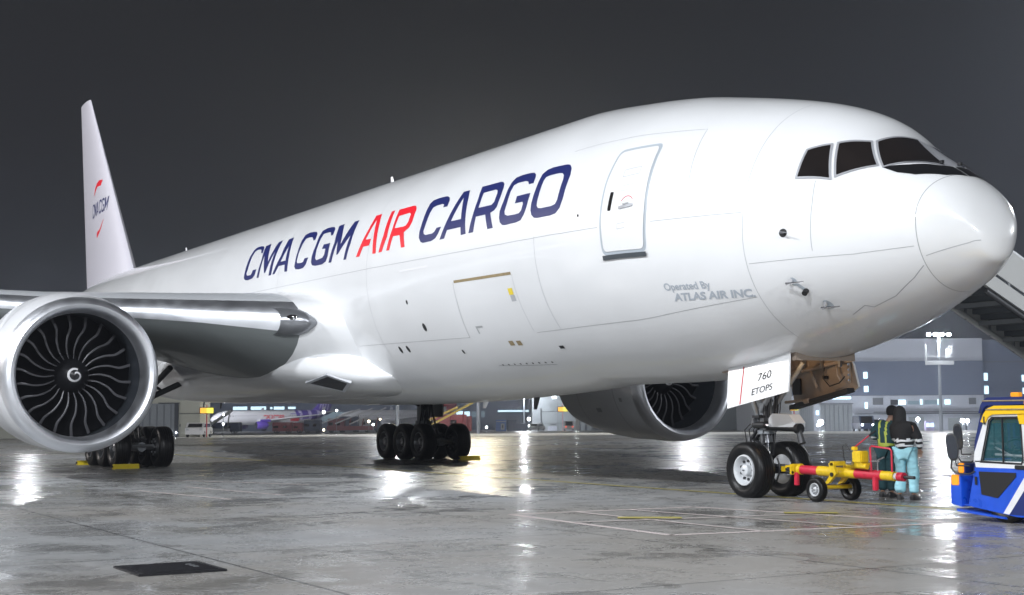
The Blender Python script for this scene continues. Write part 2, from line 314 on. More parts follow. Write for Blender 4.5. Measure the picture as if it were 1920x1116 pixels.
# lower cargo hatch
hx0, hx1 = -13.3, -10.7
line(fz, [xz(p) for p in ((hx0, 4.7), (hx0-.02, 4.2), (hx0-.08, 3.8), (hx0-.15, 3.43))], 4, .016)
line(fz, [xz(p) for p in ((hx1, 4.66), (hx1, 4.2), (hx1, 3.8), (hx1-.03, 3.45))], 3, .010)
decal(fz, [zl((-13.25, 4.74), (-10.72, 4.72))+zl((-10.72, 4.66), (-13.25, 4.68))], 9, .006, .2)
decal(fz, [[xz(p) for p in ((-11.0, 4.38), (-10.82, 4.38), (-10.82, 4.24), (-11.0, 4.24))]], 10, .005)
decal(fz, [[xz(p) for p in ((-10.98, 4.23), (-10.8, 4.23), (-10.8, 4.1), (-10.98, 4.1))]], 3, .005)
decal(fz, [[xz(p) for p in ((-12.95, 3.67), (-12.65, 3.67), (-12.65, 3.63), (-12.91, 3.63), (-12.91, 3.5), (-12.95, 3.5))]], 4, .005)
for q in ((-11.9, 3.24), (-11.6, 3.23)):
    decal(fz, [[xz((q[0]+a, q[1]+b)) for a, b in ((-.1, -.05), (.08, -.05), (.1, .05), (-.08, .05))]], 9, .005)
decal(fz, [[xz((-10.17+a, 3.08+b)) for a, b in ((-.1, -.03), (.08, -.03), (.1, .03), (-.08, .03))]], 5, .005)
decal(fz, [[xz((-13.35+a, 5.19+b)) for a, b in ((-2.6, -.02), (-1.1, -.03), (-1.1, .02), (-2.6, .03))]], 8, .005)
for X, z, r in ((-15.78, 4.42, .055), (-15.31, 3.78, .1), (-17.16, 3.31, .085), (-16.74, 3.31, .085), (-14.16, 3.14, .05), (-8.0, 5.6, .035)):
    decal(fz, [[xz((X+r*math.cos(a)*.8, z+r*math.sin(a))) for a in np.linspace(0, 2*PI, 13)[:-1]]], 5, .006)
for k in range(9): decal(fz, [[xz((-13+k*.24+a, 2.79+b)) for a, b in ((-.02, -.01), (.03, -.01), (.02, .015), (-.03, .015))]], 5, .005)
# small operator lettering made from the built-in font, laid on the hull
def text_poly(txt, h, shear=0, ext=.0, sx=1.0):
    cu = bpy.data.curves.new('t', 'FONT'); cu.body = txt; cu.size = 1; cu.shear = shear; cu.offset = ext; cu.fill_mode = 'FRONT'
    o = bpy.data.objects.new('t', cu); sc.collection.objects.link(o)
    dg = bpy.context.evaluated_depsgraph_get(); me = bpy.data.meshes.new_from_object(o.evaluated_get(dg))
    vs = [tuple(v.co) for v in me.vertices]; fs = [list(f.vertices) for f in me.polygons]
    bpy.data.objects.remove(o); bpy.data.curves.remove(cu); bpy.data.meshes.remove(me)
    x0 = min(v[0] for v in vs); x1 = max(v[0] for v in vs); y1 = .73
    return [((v[0]-x0)*h/y1*sx, v[1]*h/y1) for v in vs], fs, (x1-x0)*h/y1*sx
def hull_text(mb, txt, X, z, width, h, m, slope=0, **k):
    vs, fs, w = text_poly(txt, h, **k); s = width/w
    mb.add([S(*xz((X+v[0]*s, z+v[1]+slope*v[0]*s)), .006) for v in vs], fs, m)
hull_text(fz, 'Operated By', -5.78, 3.94, 1.12, .135, 6, -.03, ext=.02)
hull_text(fz, 'ATLAS AIR INC.', -5.66, 3.74, 1.84, .135, 6, -.02, shear=.25, ext=.035)
fz.build('fuselage', [M['white_paint'], M['navy_paint'], M['red_paint'], M['panel_line'], M['panel_line_dark'], M['dark_hole'], M['grey_letter'],
                      M['antiglare'], M['white_mark'], M['rust'], M['placard_yellow']], plane)
# --- radome
rd = MB(); R = []
for f in np.linspace(0, 1, 22)**1.6:
    R.append([S(max(1e-5, f*(radx(k*2*PI/NS)-.012)), k*2*PI/NS) for k in range(NS)])
rd.ring(R, 0)
gap = [[S(radx(k*2*PI/NS)+d, k*2*PI/NS, -.004) for k in range(NS)] for d in (-.02, .008)]
rd.ring(gap, 1)
line(rd, zl((-.84, 4.19), (-.16, 4.40), 6), 2, .012, .006)
mk('radome_paint', (.78, .79, .795), .28, coat=.8)
rd.build('radome', [M['radome_paint'], M['panel_line_dark'], M['panel_line']], plane)

# --- cockpit windows (right side, mirrored on the left)
WIN = [[(-2.05, -.72, 6.30), (-2.02, .20, 6.35), (-1.08, -.15, 5.77), (-1.60, -1.055, 5.78)],
       [(-2.42, -1.267, 6.28), (-2.107, -.83, 6.293), (-1.703, -1.112, 5.806), (-2.18, -1.587, 5.666)],
       [(-2.83, -1.62, 6.20), (-2.515, -1.375, 6.262), (-2.267, -1.666, 5.625), (-2.81, -1.886, 5.70)]]
def grow(poly, d, K=2.0):
    c = [sum(p[i] for p in poly)/len(poly) for i in (0, 1)]; V = [Vector((p[0], p[1]*K)) for p in poly]; out = []; n = len(V)
    ar = sum(V[i].x*V[(i+1) % n].y-V[(i+1) % n].x*V[i].y for i in range(n)); sg = 1 if ar > 0 else -1
    for i in range(n):
        a, b, c = V[i-1], V[i], V[(i+1) % n]; e1 = (b-a).normalized(); e2 = (c-b).normalized()
        n1 = Vector((e1.y, -e1.x))*sg; n2 = Vector((e2.y, -e2.x))*sg; bis = (n1+n2).normalized(); out.append(b+bis*d/max(.35, bis.dot(n1)))
    return [(v.x, v.y/K) for v in out]
wf = MB(); agl = MB()
decal(wf, [[p3(*p) for p in ((-2.05, .16, 6.37), (-1.95, .43, 6.33), (-1.10, .32, 5.77), (-1.06, -.17, 5.75))]], 0, .006, .12, 2.0)
for side in (0, 1):
    for i, w in enumerate(WIN):
        if side and i == 0: w = [w[0], (-1.93, -.44, 6.30), (-1.12, -.34, 5.79), w[3]]
        q = [p3(*p) for p in w]
        if side: q = [(x, PI-t) for x, t in q]
        decal(wf, [grow(q, .036), grow(q, .0)], 0, .012, .12, 2.0, .0)
        decal(wf, [grow(q, .036)], 0, .004, .12, 2.0, .02)
        g = MB(); decal(g, [grow(q, -.002)], 0, .008, .12, 2.0, .02); g.build('cockpit_window', M['cockpit_glass'], plane)
    ag = [(-1.60, -1.06, 5.73), (-1.35, -1.0, 5.63), (-1.107, -.84, 5.576), (-.8, -.433, 5.552), (-.72, -.02, 5.56), (-1.03, -.02, 5.78), (-1.07, -.25, 5.74), (-1.33, -.7, 5.73)]
    q = [p3(*p) for p in ag]
    if side: q = [(x, PI-t) for x, t in q]
    decal(agl, [q], 0, .0105, .1, 2.0)
wf.build('window_frame', M['window_frame'], plane); agl.build('antiglare_panel', M['antiglare'], plane)
for sgn in (-1, 1):
    wp = MB()
    a = S(*p3(-1.12, sgn*.2, 5.74), .05); b = S(*p3(-1.42, sgn*.78, 5.83), .04)
    wp.tube([a, (a+b)/2+Vector((0, 0, .02)), b], .009, 0, 6); wp.box(a, (.07, .05, .05), 0)
    wp.build('windscreen_wiper', M['black'], plane)
# --- crew door
dr = MB()
D0 = [(-7.20, 4.78), (-6.04, 4.745), (-6.02, 5.4), (-6.06, 6.0), (-6.13, 6.78), (-7.14, 6.78), (-7.22, 6.2), (-7.24, 5.4)]
q = [xz(p) for p in D0]
decal(dr, [grow(q, .055, 2.6)], 1, .006, .14, 2.6, .14); decal(dr, [grow(q, .0, 2.6)], 0, .012, .14, 2.6, .12)
line(dr, [(a, b) for a, b in [(p[0], p[1]/2.6) for p in fillet([(p[0], p[1]*2.6) for p in q], .12)]]+[(fillet([(p[0], p[1]*2.6) for p in q], .12)[0][0], fillet([(p[0], p[1]*2.6) for p in q], .12)[0][1]/2.6)], 2, .012, .014)
decal(dr, [[xz(p) for p in ((-7.24, 4.72), (-5.99, 4.69), (-5.99, 4.60), (-7.24, 4.63))]], 3, .03, .2)
decal(dr, [[xz(p) for p in ((-7.06, 5.58), (-6.96, 5.57), (-6.93, 5.94), (-7.03, 5.95))]], 4, .016, .2, 2.6, .03)
def outline(mb, pts, m, w, off=.016): line(mb, [xz(p) for p in pts]+[xz(pts[0])], m, w, off)
outline(dr, ((-6.78, 6.22), (-6.36, 6.24), (-6.36, 6.38), (-6.78, 6.36)), 2, .012)
outline(dr, ((-6.72, 5.93), (-6.42, 5.95), (-6.42, 6.05), (-6.72, 6.03)), 5, .01)
outline(dr, ((-6.75, 5.19), (-6.54, 5.2), (-6.54, 5.3), (-6.75, 5.29)), 5, .008)
hull_text(dr, 'EXIT', -6.73, 5.215, .17, .06, 5)
line(dr, [xz((-6.52+.17*math.cos(a), 5.66+.15*math.sin(a))) for a in np.linspace(.5, 2.7, 9)], 6, .016, .016)
line(dr, [xz((-6.72, 5.6)), xz((-6.35, 5.62))], 7, .06, .03); line(dr, [xz((-6.62, 5.66)), xz((-6.45, 5.67))], 5, .03, .036)
dr.build('crew_door', [M['white_paint'], M['door_frame'], M['panel_line'], M['dark_sill'], M['cockpit_glass'], M['panel_line_dark'], M['placard_red'], M['steel']], plane)
# --- probes, antennas
PBM = [M['chrome'], M['door_frame'], M['black'], M['steel']]
for X, z in ((-3.0, 3.92), (-2.67, 3.52)):
    pb = MB()
    b0 = S(*xz((X, z)), 0); b1 = S(*xz((X, z)), .12); b2 = b1+Vector((.38, 0, .0))
    pb.tube([b0, b1], [.05, .025], 0, 8); pb.tube([b1-Vector((.05, 0, 0)), b1, b2], [.028, .022, .010], 0, 8)
    decal(pb, [[xz((X+.03+.07*math.cos(a), z-.02+.07*math.sin(a))) for a in np.linspace(0, 2*PI, 11)[:-1]]], 1, .005)
    pb.build('air_data_probe', PBM, plane)
pb = MB()
a = S(*xz((-2.83, 3.74)), .0); pb.tube([a, a+(S(*xz((-2.83, 3.74)), .1)-a)], .05, 2, 10)
line(pb, zl((-2.97, 3.9), (-2.83, 3.75), 2), 1, .06, .006)
pb.build('ice_detector', PBM, plane); pb = MB()
a = S(*xz((-2.94, 4.73)), 0); n = S(*xz((-2.94, 4.73)), .1)-a; pass
decal(pb, [[xz((-2.94+.075*math.cos(t), 4.73+.075*math.sin(t))) for t in np.linspace(0, 2*PI, 13)[:-1]]], 2, .006)
pb.tube([a, a+n*1.0, a+n*1.0+Vector((.16, 0, -.02))], [.025, .02, .01], 3, 6)
pb.build('angle_of_attack_vane', PBM, plane)
for X, h, m in ((-22.65, .42, 'white_paint'), (-42.95, .38, 'white_paint')):
    ab = MB(); z0 = sect(DX-X)[0]-.03
    ab.ring([[(X-.22+dx*(1-f*.5)-.12*f, dy*(1-f*.5), z0+h*f) for dx, dy in ((-.16, 0), (0, .03), (.16, 0), (0, -.03))] for f in (0, 1)], 0, False, True, (False, True))
    ab.build('blade_antenna', M[m], plane)
for X, dz in ((-14.6, .33), (-17.2, .2), (-38.5, .35), (-40.6, .3)):
    ab = MB(); z0 = sect(DX-X)[1]+.03
    ab.ring([[(X+dx*(1-f*.5)-.1*f, dy, z0-dz*f) for dx, dy in ((-.16, 0), (0, .02), (.16, 0), (0, -.02))] for f in (0, 1)], 0, False, True, (False, True))
    ab.build('belly_antenna', M['white_paint'] if dz < .25 else M['dark_metal'], plane)

# --- wing body fairing
fb = MB(); FX = [-18.8, -19.3, -19.9, -20.6, -21.4, -22.2, -23.4, -27, -32, -36, -38.5, -40.5]
FW = [2.0, 2.6, 3.1, 3.5, 3.8, 3.97, 4.05, 4.05, 3.95, 3.5, 2.8, 1.8]; FB = [2.5, 2.26, 2.18, 2.14, 2.12, 2.10, 2.10, 2.08, 2.08, 2.12, 2.2, 2.32]
FT = [2.9, 3.3, 3.75, 4.15, 4.45, 4.6, 4.6, 4.5, 4.4, 4.2, 3.8, 3.0]
def fsec(X, n=64):
    xs_ = [-v for v in FX]; w, b, t = [float(pchip(xs_, a, [-X])[0]) for a in (FW, FB, FT)]
    m = b+(t-b)*.42; R = []
    for k in range(n):
        a = 2*PI*k/n; s, c = math.sin(a), math.cos(a); e = 2/2.5
        R.append((X, -w*math.copysign(abs(c)**(e if s < 0 else .9), c), m+((t-m) if s > 0 else (m-b))*math.copysign(abs(s)**(.85 if s < 0 else .9), s)))
    return R
fb.ring([fsec(X) for X in np.linspace(-18.8, -40.5, 60)], 0, True, True, (True, True))
fb.build('wing_body_fairing', M['white_paint'], plane)
# ram air inlets on the fairing
for sg in (-1, 1):
    ib = MB(); P = [(-21.3, 2.60), (-20.2, 2.80), (-19.65, 2.56), (-20.6, 2.33)]
    pts = []
    for X, z in P:
        R = [p for p in fsec(X, 1440) if p[1] < 0]; R.sort(key=lambda p: abs(p[2]-z)+(0 if p[1] < -1 else 9)); pts.append(Vector((X, R[0][1]*(-sg)*1.0, z)))
    c = sum(pts, Vector())/4; nrm = (pts[1]-pts[0]).cross(pts[3]-pts[0]).normalized()
    if nrm.y*sg < 0: nrm = -nrm
    o1 = [p+nrm*.07 for p in pts]; i1 = [c+(p-c)*.80+nrm*.075 for p in pts]; d1 = [c+(p-c)*.86+nrm*.0 for p in pts]
    ib.add(o1+[p-nrm*.3 for p in pts], [(0, 1, 5, 4), (1, 2, 6, 5), (2, 3, 7, 6), (3, 0, 4, 7)], 1)
    ib.add(o1+i1, [(0, 1, 5, 4), (1, 2, 6, 5), (2, 3, 7, 6), (3, 0, 4, 7)], 1); ib.add([c+(p-c)*.80+nrm*.068 for p in pts], [(0, 1, 2, 3)], 0)
    ib.build('air_inlet', [M['dark_metal'], M['polished']], plane)

# --- wings
def airfoil(tc, n=22):
    up = []; lo = []
    for i in range(n+1):
        x = (1-math.cos(PI*i/n))/2; y = 5*tc*(.2969*math.sqrt(x)-.126*x-.3516*x*x+.2843*x**3-.1015*x**4)
        cam_ = .018*math.sin(PI*x**.8)
        up.append((x, y*.95+cam_)); lo.append((x, -y*1.05+cam_))
    return up[::-1]+lo[1:]
def wing(sg):
    st = [(2.2, -18.9, 15.2, 3.98, .145, 2.0), (3.9, -20.55, 13.6, 4.12, .138, 1.6), (6.2, -22.1, 11.6, 4.36, .125, 1.2), (9.6, -24.3, 9.4, 4.62, .115, .6), (14, -27.2, 7.5, 5.05, .105, 0), (21, -31.8, 5.2, 5.8, .1, -1), (28, -36.4, 3.1, 6.6, .1, -2), (31.2, -38.9, 1.7, 7.0, .1, -2), (32.4, -41.0, .5, 7.15, .1, -2)]
    w = MB(); le = MB(); R = []
    for y, X, c, z, tc, tw in st:
        a = math.radians(tw); r = []
        for u, v in airfoil(tc):
            kb = max(0, 1-abs(y-2.2)/8.5); v = v*(1+1.0*kb) if v < 0 else v
            dx, dz = u*c, v*c; r.append(Vector((X-(dx*math.cos(a)-0), sg*y, z+dz*1.0+math.sin(a)*(c*.3-dx))))
        R.append(r)
    n = len(R[0]); 
    for i in range(len(R)-1):
        for j in range(n-1):
            u = (airfoil(.1)[j][0]+airfoil(.1)[j+1][0])/2; f = [R[i][j], R[i][j+1], R[i+1][j+1], R[i+1][j]]
            if u < (.04 if j < n//2 else .010) and 0 < i < len(R)-2: le.add(f, [(0, 1, 2, 3)], 0, True)
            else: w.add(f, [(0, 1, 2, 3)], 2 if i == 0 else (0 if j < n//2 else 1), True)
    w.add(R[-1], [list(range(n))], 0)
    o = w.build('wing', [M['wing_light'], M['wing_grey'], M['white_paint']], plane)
    le.build('leading_edge_slat', M['polished'], o)
    # flap track fairings
    for y in (7.2, 12.6, 17.5, 22.5):
        X = -20.55-(y-3.9)*.66; c = np.interp(y, [3.9, 9.6, 14, 21, 28], [13.6, 9.4, 7.5, 5.2, 3.1]); z = np.interp(y, [3.9, 9.6, 14, 21, 28], [4.1, 4.62, 5.05, 5.8, 6.6])
        ff = MB(); ff.lathe([(0, .01), (.4, .16), (1.2, .26), (2.4, .27), (3.6, .18), (4.6, .02)], (X-c*.62, sg*y, z-.38), 'x', 16, 0, True, -1); ff.build('flap_track_fairing', M['wing_grey'], o)
    return o
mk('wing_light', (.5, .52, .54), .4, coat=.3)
wr = wing(-1); wl = wing(1)
# fixed root piece with landing light
for sg, par in ((-1, wr), (1, wl)):
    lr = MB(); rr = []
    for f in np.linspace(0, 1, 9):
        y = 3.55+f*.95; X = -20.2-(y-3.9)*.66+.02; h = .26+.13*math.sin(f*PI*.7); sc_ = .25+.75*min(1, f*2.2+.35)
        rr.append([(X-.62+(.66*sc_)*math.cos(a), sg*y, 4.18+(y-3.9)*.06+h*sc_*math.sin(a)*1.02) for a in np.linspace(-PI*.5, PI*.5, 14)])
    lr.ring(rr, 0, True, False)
    lr.build('leading_edge_root', M['le_dark_metal'], par)
    ll = MB(); c = Vector((-20.42, sg*4.22, 4.26)); d = Vector((.72, sg*.55, -.12)).normalized(); q = d.to_track_quat('Z', 'Y').to_matrix()
    for rr_, zz, m in ((.17, .0, 0),): ll.ring([[c+q@Vector((math.cos(a)*.2*s, math.sin(a)*.115*s, h)) for a in np.linspace(0, 2*PI, 21)[:-1]] for s, h in ((1, 0.0), (.9, .03), (.5, .055), (.01, .062))], 0)
    ll.ring([[c+q@Vector((.07+math.cos(a)*.03*s, math.sin(a)*.03*s, .05+h)) for a in np.linspace(0, 2*PI, 11)[:-1]] for s, h in ((1, .0), (.7, .018), (.01, .024))], 1)
    ll.build('landing_light', [M['cockpit_glass'], M['white_mark']], par)

# --- engines
def engine(sg):
    cy, cz, x0 = sg*9.61, 2.731, -20.96
    e = MB()
    e.lathe([(-.42, 2.000), (-.7, 2.04), (-1.1, 2.08), (-1.6, 2.10), (-2.6, 2.09), (-3.6, 1.99), (-4.6, 1.82), (-5.4, 1.62), (-5.38, 1.58), (-4.8, 1.5), (-2.0, 1.6)], (x0, cy, cz), 'x', 72, 0)
    for dx in (-1.35, -3.7): e.lathe([(dx, 2.096 if dx > -2 else 1.978), (dx-.022, 2.097 if dx > -2 else 1.976)], (x0, cy, cz), 'x', 72, 1)
    # latch line, vents and markings on the inboard side of the cowl
    for s2 in (-1, 1):
        def C(dx, d, r): return (x0-dx, cy+s2*r*math.cos(math.radians(d)), cz+r*math.sin(math.radians(d)))
        for dx, d, a, b in ((1.9, -8, .12, .05), (2.5, -32, .14, .06), (2.2, 12, .1, .04), (1.0, -20, .08, .05), (3.0, -5, .09, .04)):
            rr = 2.106; e.add([C(dx-a, d-2.2*b/.06, rr), C(dx+a, d-2.2*b/.06, rr), C(dx+a, d+2.2*b/.06, rr), C(dx-a, d+2.2*b/.06, rr)], [(0, 1, 2, 3)], 1)
    e.v = [(v[0], v[1], v[2]+.14*max(0, min(1, (x0-v[0]-.42)/1.3))) for v in e.v]
    cw = e.build('engine', [M['nacelle'], M['panel_line_dark']], plane)
    l = MB()
    l.lathe([(-.43, 2.001), (-.3, 1.985), (-.18, 1.955), (-.08, 1.905), (-.025, 1.85), (0, 1.79), (-.02, 1.73), (-.08, 1.68), (-.2, 1.635), (-.4, 1.605), (-.62, 1.595)], (x0, cy, cz), 'x', 96, 0)
    l.build('intake_lip', M['lip_metal'], cw)
    l = MB(); l.lathe([(-.62, 1.595), (-1.0, 1.605), (-1.35, 1.635), (-1.75, 1.65), (-2.3, 1.65)], (x0, cy, cz), 'x', 72, 0)
    l.lathe([(-2.25, 1.65), (-2.26, .4)], (x0, cy, cz), 'x', 40, 1); l.build('intake_liner', [M['liner'], M['black']], cw)
    s = MB(); s.lathe([(-1.72, .56), (-1.5, .50), (-1.3, .40), (-1.12, .27), (-1.0, .13), (-.97, .01)], (x0, cy, cz), 'x', 40, 0)
    pts = []
    for k in range(40):
        f = k/39; a = math.radians(60)+f*math.radians(400); r = .165-.02*f if f < .72 else .15-.115*((f-.72)/.28)
        pts.append((a, r, .026 if f < .85 else .03))
    A = []; B = []
    def spin(r): return float(np.interp(r, [.01, .13, .27, .40, .5], [-.97, -1.0, -1.12, -1.3, -1.5]))+.012
    for a, r, w in pts:
        for rr, Lx in ((r+w, A), (max(r-w, .004), B)): Lx.append((x0+spin(rr), cy+rr*math.cos(a), cz+rr*math.sin(a)))
    s.add(A+B, [(i, i+1, i+41, i+40) for i in range(39)], 1)
    s.build('spinner', [M['spinner'], M['white_mark']], cw)
    # one fan blade, then copies turned about the axis
    b = MB(); ed = []; N = 14; G = []
    for i in range(N+1):
        f = i/N; r = .42+f*1.19
        phi = math.radians(float(pchip([0, .2, .45, .75, 1], [0, -3.5, 0, 6.5, 5.5], [f])[0]))
        xl = -1.42-.12*f+.16*math.sin(PI*f)*.6; ch = .62; stag = math.radians(25+38*f)
        row = []
        for j in range(5):
            g = j/4; dxx = ch*g*math.cos(stag); dl = ch*g*math.sin(stag)*(1.0); camb = .05*math.sin(PI*g)
            a = -phi-(dl)/r*.8+camb; row.append((x0+xl-dxx, r, a))
        G.append(row)
    def V(x, r, a): return (x, r*math.cos(a), r*math.sin(a))
    vs = [V(*q) for row in G for q in row]; fs = [(i*5+j, i*5+j+1, (i+1)*5+j+1, (i+1)*5+j) for i in range(N) for j in range(4)]
    b.add(vs, fs, 0, True)
    rl = [[Vector(V(row[0][0]+.02*math.cos(t)+.006, row[0][1], row[0][2]+(.016+.024*(row[0][1]-.42))*math.sin(t)/row[0][1]-.006)) for t in np.linspace(0, 2*PI, 7)[:-1]] for row in G]
    b.ring(rl, 1)
    bl = b.build('fan_blade', [M['fan_black'], M['blade_edge']], cw); bl.location = (0, cy, cz)
    for k in range(1, 22):
        c = bl.copy(); sc.collection.objects.link(c); c.parent = cw; c.rotation_euler = (k*2*PI/22, 0, 0)
    x = MB(); x.lathe([(-5.0, 1.1), (-5.9, .98), (-6.9, .72), (-6.88, .66), (-6.2, .7)], (x0, cy, cz), 'x', 40, 0); x.lathe([(-6.2, .5), (-7.2, .35), (-8.0, .03)], (x0, cy, cz), 'x', 30, 0)
    x.build('exhaust_nozzle', M['exhaust'], cw)
    pl = MB(); pr = []
    for X, wd, zt, zb in ((-22.6, .02, 4.6, 4.5), (-23.6, .16, 4.75, 4.4), (-25, .27, 4.7, 4.0), (-27.5, .25, 4.6, 3.6), (-30, .12, 4.3, 3.9), (-31.5, .02, 4.3, 4.2)):
        pr.append([(X, cy+wd, zb), (X, cy+wd*.9, zt), (X, cy-wd*.9, zt), (X, cy-wd, zb)])
    pl.ring(pr, 0, True, True, (True, True)); pl.build('pylon', M['nacelle'], plane)
engine(-1); engine(1)

# --- tail
def surf_lift(name, root, tip, vert=False, m=None, tcs=(.11, .09), extra=None):
    # root/tip: (X of leading edge, chord, span position, other coordinate)
    w = MB(); R = []
    for f in np.linspace(0, 1, 10):
        X, c, s, z = [root[i]*(1-f)+tip[i]*f for i in range(4)]; tc = tcs[0]*(1-f)+tcs[1]*f; r = []
        for u, v in airfoil(tc, 16):
            v -= .018*math.sin(PI*u**.8)
            r.append((X-u*c, z+v*c, s) if vert else (X-u*c, s, z+v*c))
        R.append(r)
    w.ring(R, 0, True, True, (True, True))
    if extra: extra(w)
    return w.build(name, m or M['white_paint'], plane)
mk('fin_paint', (.66, .64, .70), .35, coat=.4, var=.03)
def fin_logo(w):
    def Yf(X, z):
        f = (z-8.2)/10.4; le = -50.95-f*9.3; c = 9.3*(1-f)+2.1*f; u = max(.02, min(.98, (le-X)/c)); tc = .105-.02*f
        return -(5*tc*(.2969*math.sqrt(u)-.126*u-.3516*u*u+.2843*u**3-.1015*u**4))*c-.02
    def put(loops, mi):
        vs, fs = flat_fill(loops, .5); w.add([(X, Yf(X, z), z) for X, z in vs], fs, mi)
    for g in GLY['sw']: put(g, 2)
    for g in GLY['cma']:
        put([[(-58.35+(X+27.56)*.365, 11.87+(z-5.9)*.66+(X+27.56)*.022) for X, z in l] for l in g], 1)
    w.box((-56.9, 0, 14.6), (.01, .01, .01), 0)
surf_lift('tail_fin', (-50.95, 9.3, 8.2, 0), (-60.25, 2.1, 18.6, 0), True, [M['fin_paint'], M['navy_paint'], M['red_paint']], (.105, .085), fin_logo)
surf_lift('tailplane', (-53.2, 7.2, -1.2, 6.7), (-60.8, 2.2, -10.8, 7.5), False, M['wing_light'])
surf_lift('tailplane', (-53.2, 7.2, 1.2, 6.7), (-60.8, 2.2, 10.8, 7.5), False, M['wing_light'])
# --- wheels
def tyre_mb(o, R, Wd, sgn=1, n=44):
    t = MB(); w = Wd/2
    P = [(-w*.62, R*.52), (-w*.80, R*.60), (-w*.98, R*.72), (-w, R*.80), (-w*.93, R*.90), (-w*.78, R*.965), (-w*.6, R*.99)]
    for g in (-.42, -.16, .16, .42): P += [(w*(g-.035), R), (w*(g-.03), R*.982), (w*(g+.03), R*.982), (w*(g+.035), R)]
    P += [(w*.6, R*.99), (w*.78, R*.965), (w*.93, R*.90), (w, R*.80), (w*.98, R*.72), (w*.80, R*.60), (w*.62, R*.52)]
    t.lathe(P, o, 'y', n, 0); return t
def rim_mb(o, R, Wd, side, m=0):
    r = MB(); w = Wd/2; s = side
    r.lathe([(w*.66*s, R*.56), (w*.84*s, R*.54), (w*.86*s, R*.50), (w*.66*s, R*.46), (w*.3*s, R*.42), (w*.25*s, R*.2), (w*.72*s, R*.19), (w*.78*s, R*.15), (w*.8*s, R*.01)], o, 'y', 32, m)
    for k in range(9):
        a = k*2*PI/9; c = (o[0]+R*.33*math.cos(a), o[1]+w*.31*s, o[2]+R*.33*math.sin(a))
        r.tube([c, (c[0], c[1]+.03*s, c[2])], R*.05, 1, 8)
    r.box((o[0], o[1]+w*.8*s, o[2]), (.05, .03, .02), 1)
    return r
ng = thing('nose_gear', None, None); ng.parent = plane
for sg in (-1, 1):
    o = (-5.92, sg*.47, .53)
    t = tyre_mb(o, .545, .43).build('tyre', M['tyre'], ng)
    rim = rim_mb(o, .545, .43, sg); 
    rim.lathe([(-.14*sg, .29), (-.12*sg, .01)], o, 'y', 24, 0)
    rim.build('wheel_rim', [M['rim_white'], M['dark_metal']], ng)
g = MB()
g.tube([(-5.92, 0, .5), (-5.97, 0, 1.12)], .075, 1, 16); g.tube([(-5.965, 0, 1.05), (-5.99, 0, 1.3)], .12, 2, 16)
g.tube([(-5.98, 0, 1.25), (-6.02, 0, 2.7)], [.125, .14], 0, 18); g.tube([(-5.98, 0, 1.22), (-5.985, 0, 1.3)], .17, 0, 18); g.tube([(-5.985, 0, 1.46), (-5.99, 0, 1.53)], .18, 0, 18); g.tube([(-6.0, 0, 1.85), (-6.0, 0, 1.9)], .165, 0, 18)
g.tube([(-5.92, -.36, .53), (-5.92, .36, .53)], .09, 2, 14)
g.build('shock_strut', [M['gear_grey'], M['chrome'], M['steel']], ng)
g = MB()
for s in (-.09, .09): g.tube([(-6.02, s, 1.42), (-6.36, s*.6, 1.12)], .035, 0, 8); g.tube([(-6.36, s*.6, 1.12), (-5.98, s, .78)], .035, 0, 8)
g.tube([(-6.36, -.12, 1.12), (-6.36, .12, 1.12)], .045, 1, 10); g.tube([(-6.0, -.16, 1.42), (-6.0, .16, 1.42)], .05, 1, 10)
g.build('torque_link', [M['dark_metal'], M['steel']], ng)
g = MB()
for s in (-.22, .22): g.tube([(-5.96, s*.6, 1.66), (-5.1, s, 2.6)], .05, 0, 10)
for s in (-.13, .13): g.tube([(-6.0, s, 1.95), (-6.15, s*2.3, 2.6)], .04, 0, 10)
g.tube([(-6.05, -.1, 1.5), (-6.25, -.16, 2.0), (-6.1, -.2, 2.6)], .06, 0, 10)
g.build('drag_brace', [M['gear_grey']], ng)
g = MB()
for s in (-1, 1):
    g.tube([(-6.12, s*.19, 1.40), (-5.78, s*.19, 1.40)], .062, 0, 12); g.tube([(-5.78, s*.19, 1.40), (-5.66, s*.19, 1.40)], .03, 1, 10)
    g.tube([(-5.98, s*.15, 1.34), (-5.98, s*.15, 1.6)], .04, 0, 8)
g.box((-6.0, 0, 1.56), (.2, .5, .05), 0); g.box((-5.86, -.12, 1.36), (.1, .12, .12), 2, None, .02); g.box((-6.1, -.2, 1.48), (.1, .1, .12), 2, None, .02)
g.build('steering_actuator', [M['dark_metal'], M['chrome'], M['steel']], ng)
g = MB(); rnd = random.Random(3)
for k in range(11):
    y = -.16+.032*k; a = rnd.uniform(.05, .16)
    g.tube([(-5.9+rnd.uniform(-.05, .1), y, 2.5), (-5.84+a, y*1.1, 2.1), (-5.9+a, y*1.2, 1.7), (-5.92+a, y, 1.45), (-5.96+a*.6, y*.9, 1.2), (-5.92, y*.8, .8)], .011, 0, 6)
for k in range(5):
    y = -.25+.1*k; g.tube([(-6.15, y, 1.42), (-6.3, y*1.1, 1.3), (-6.28, y, 1.05), (-6.05, y*.7, .95)], .010, 0, 6)
g.build('hydraulic_hose', [M['hydraulic']], ng)
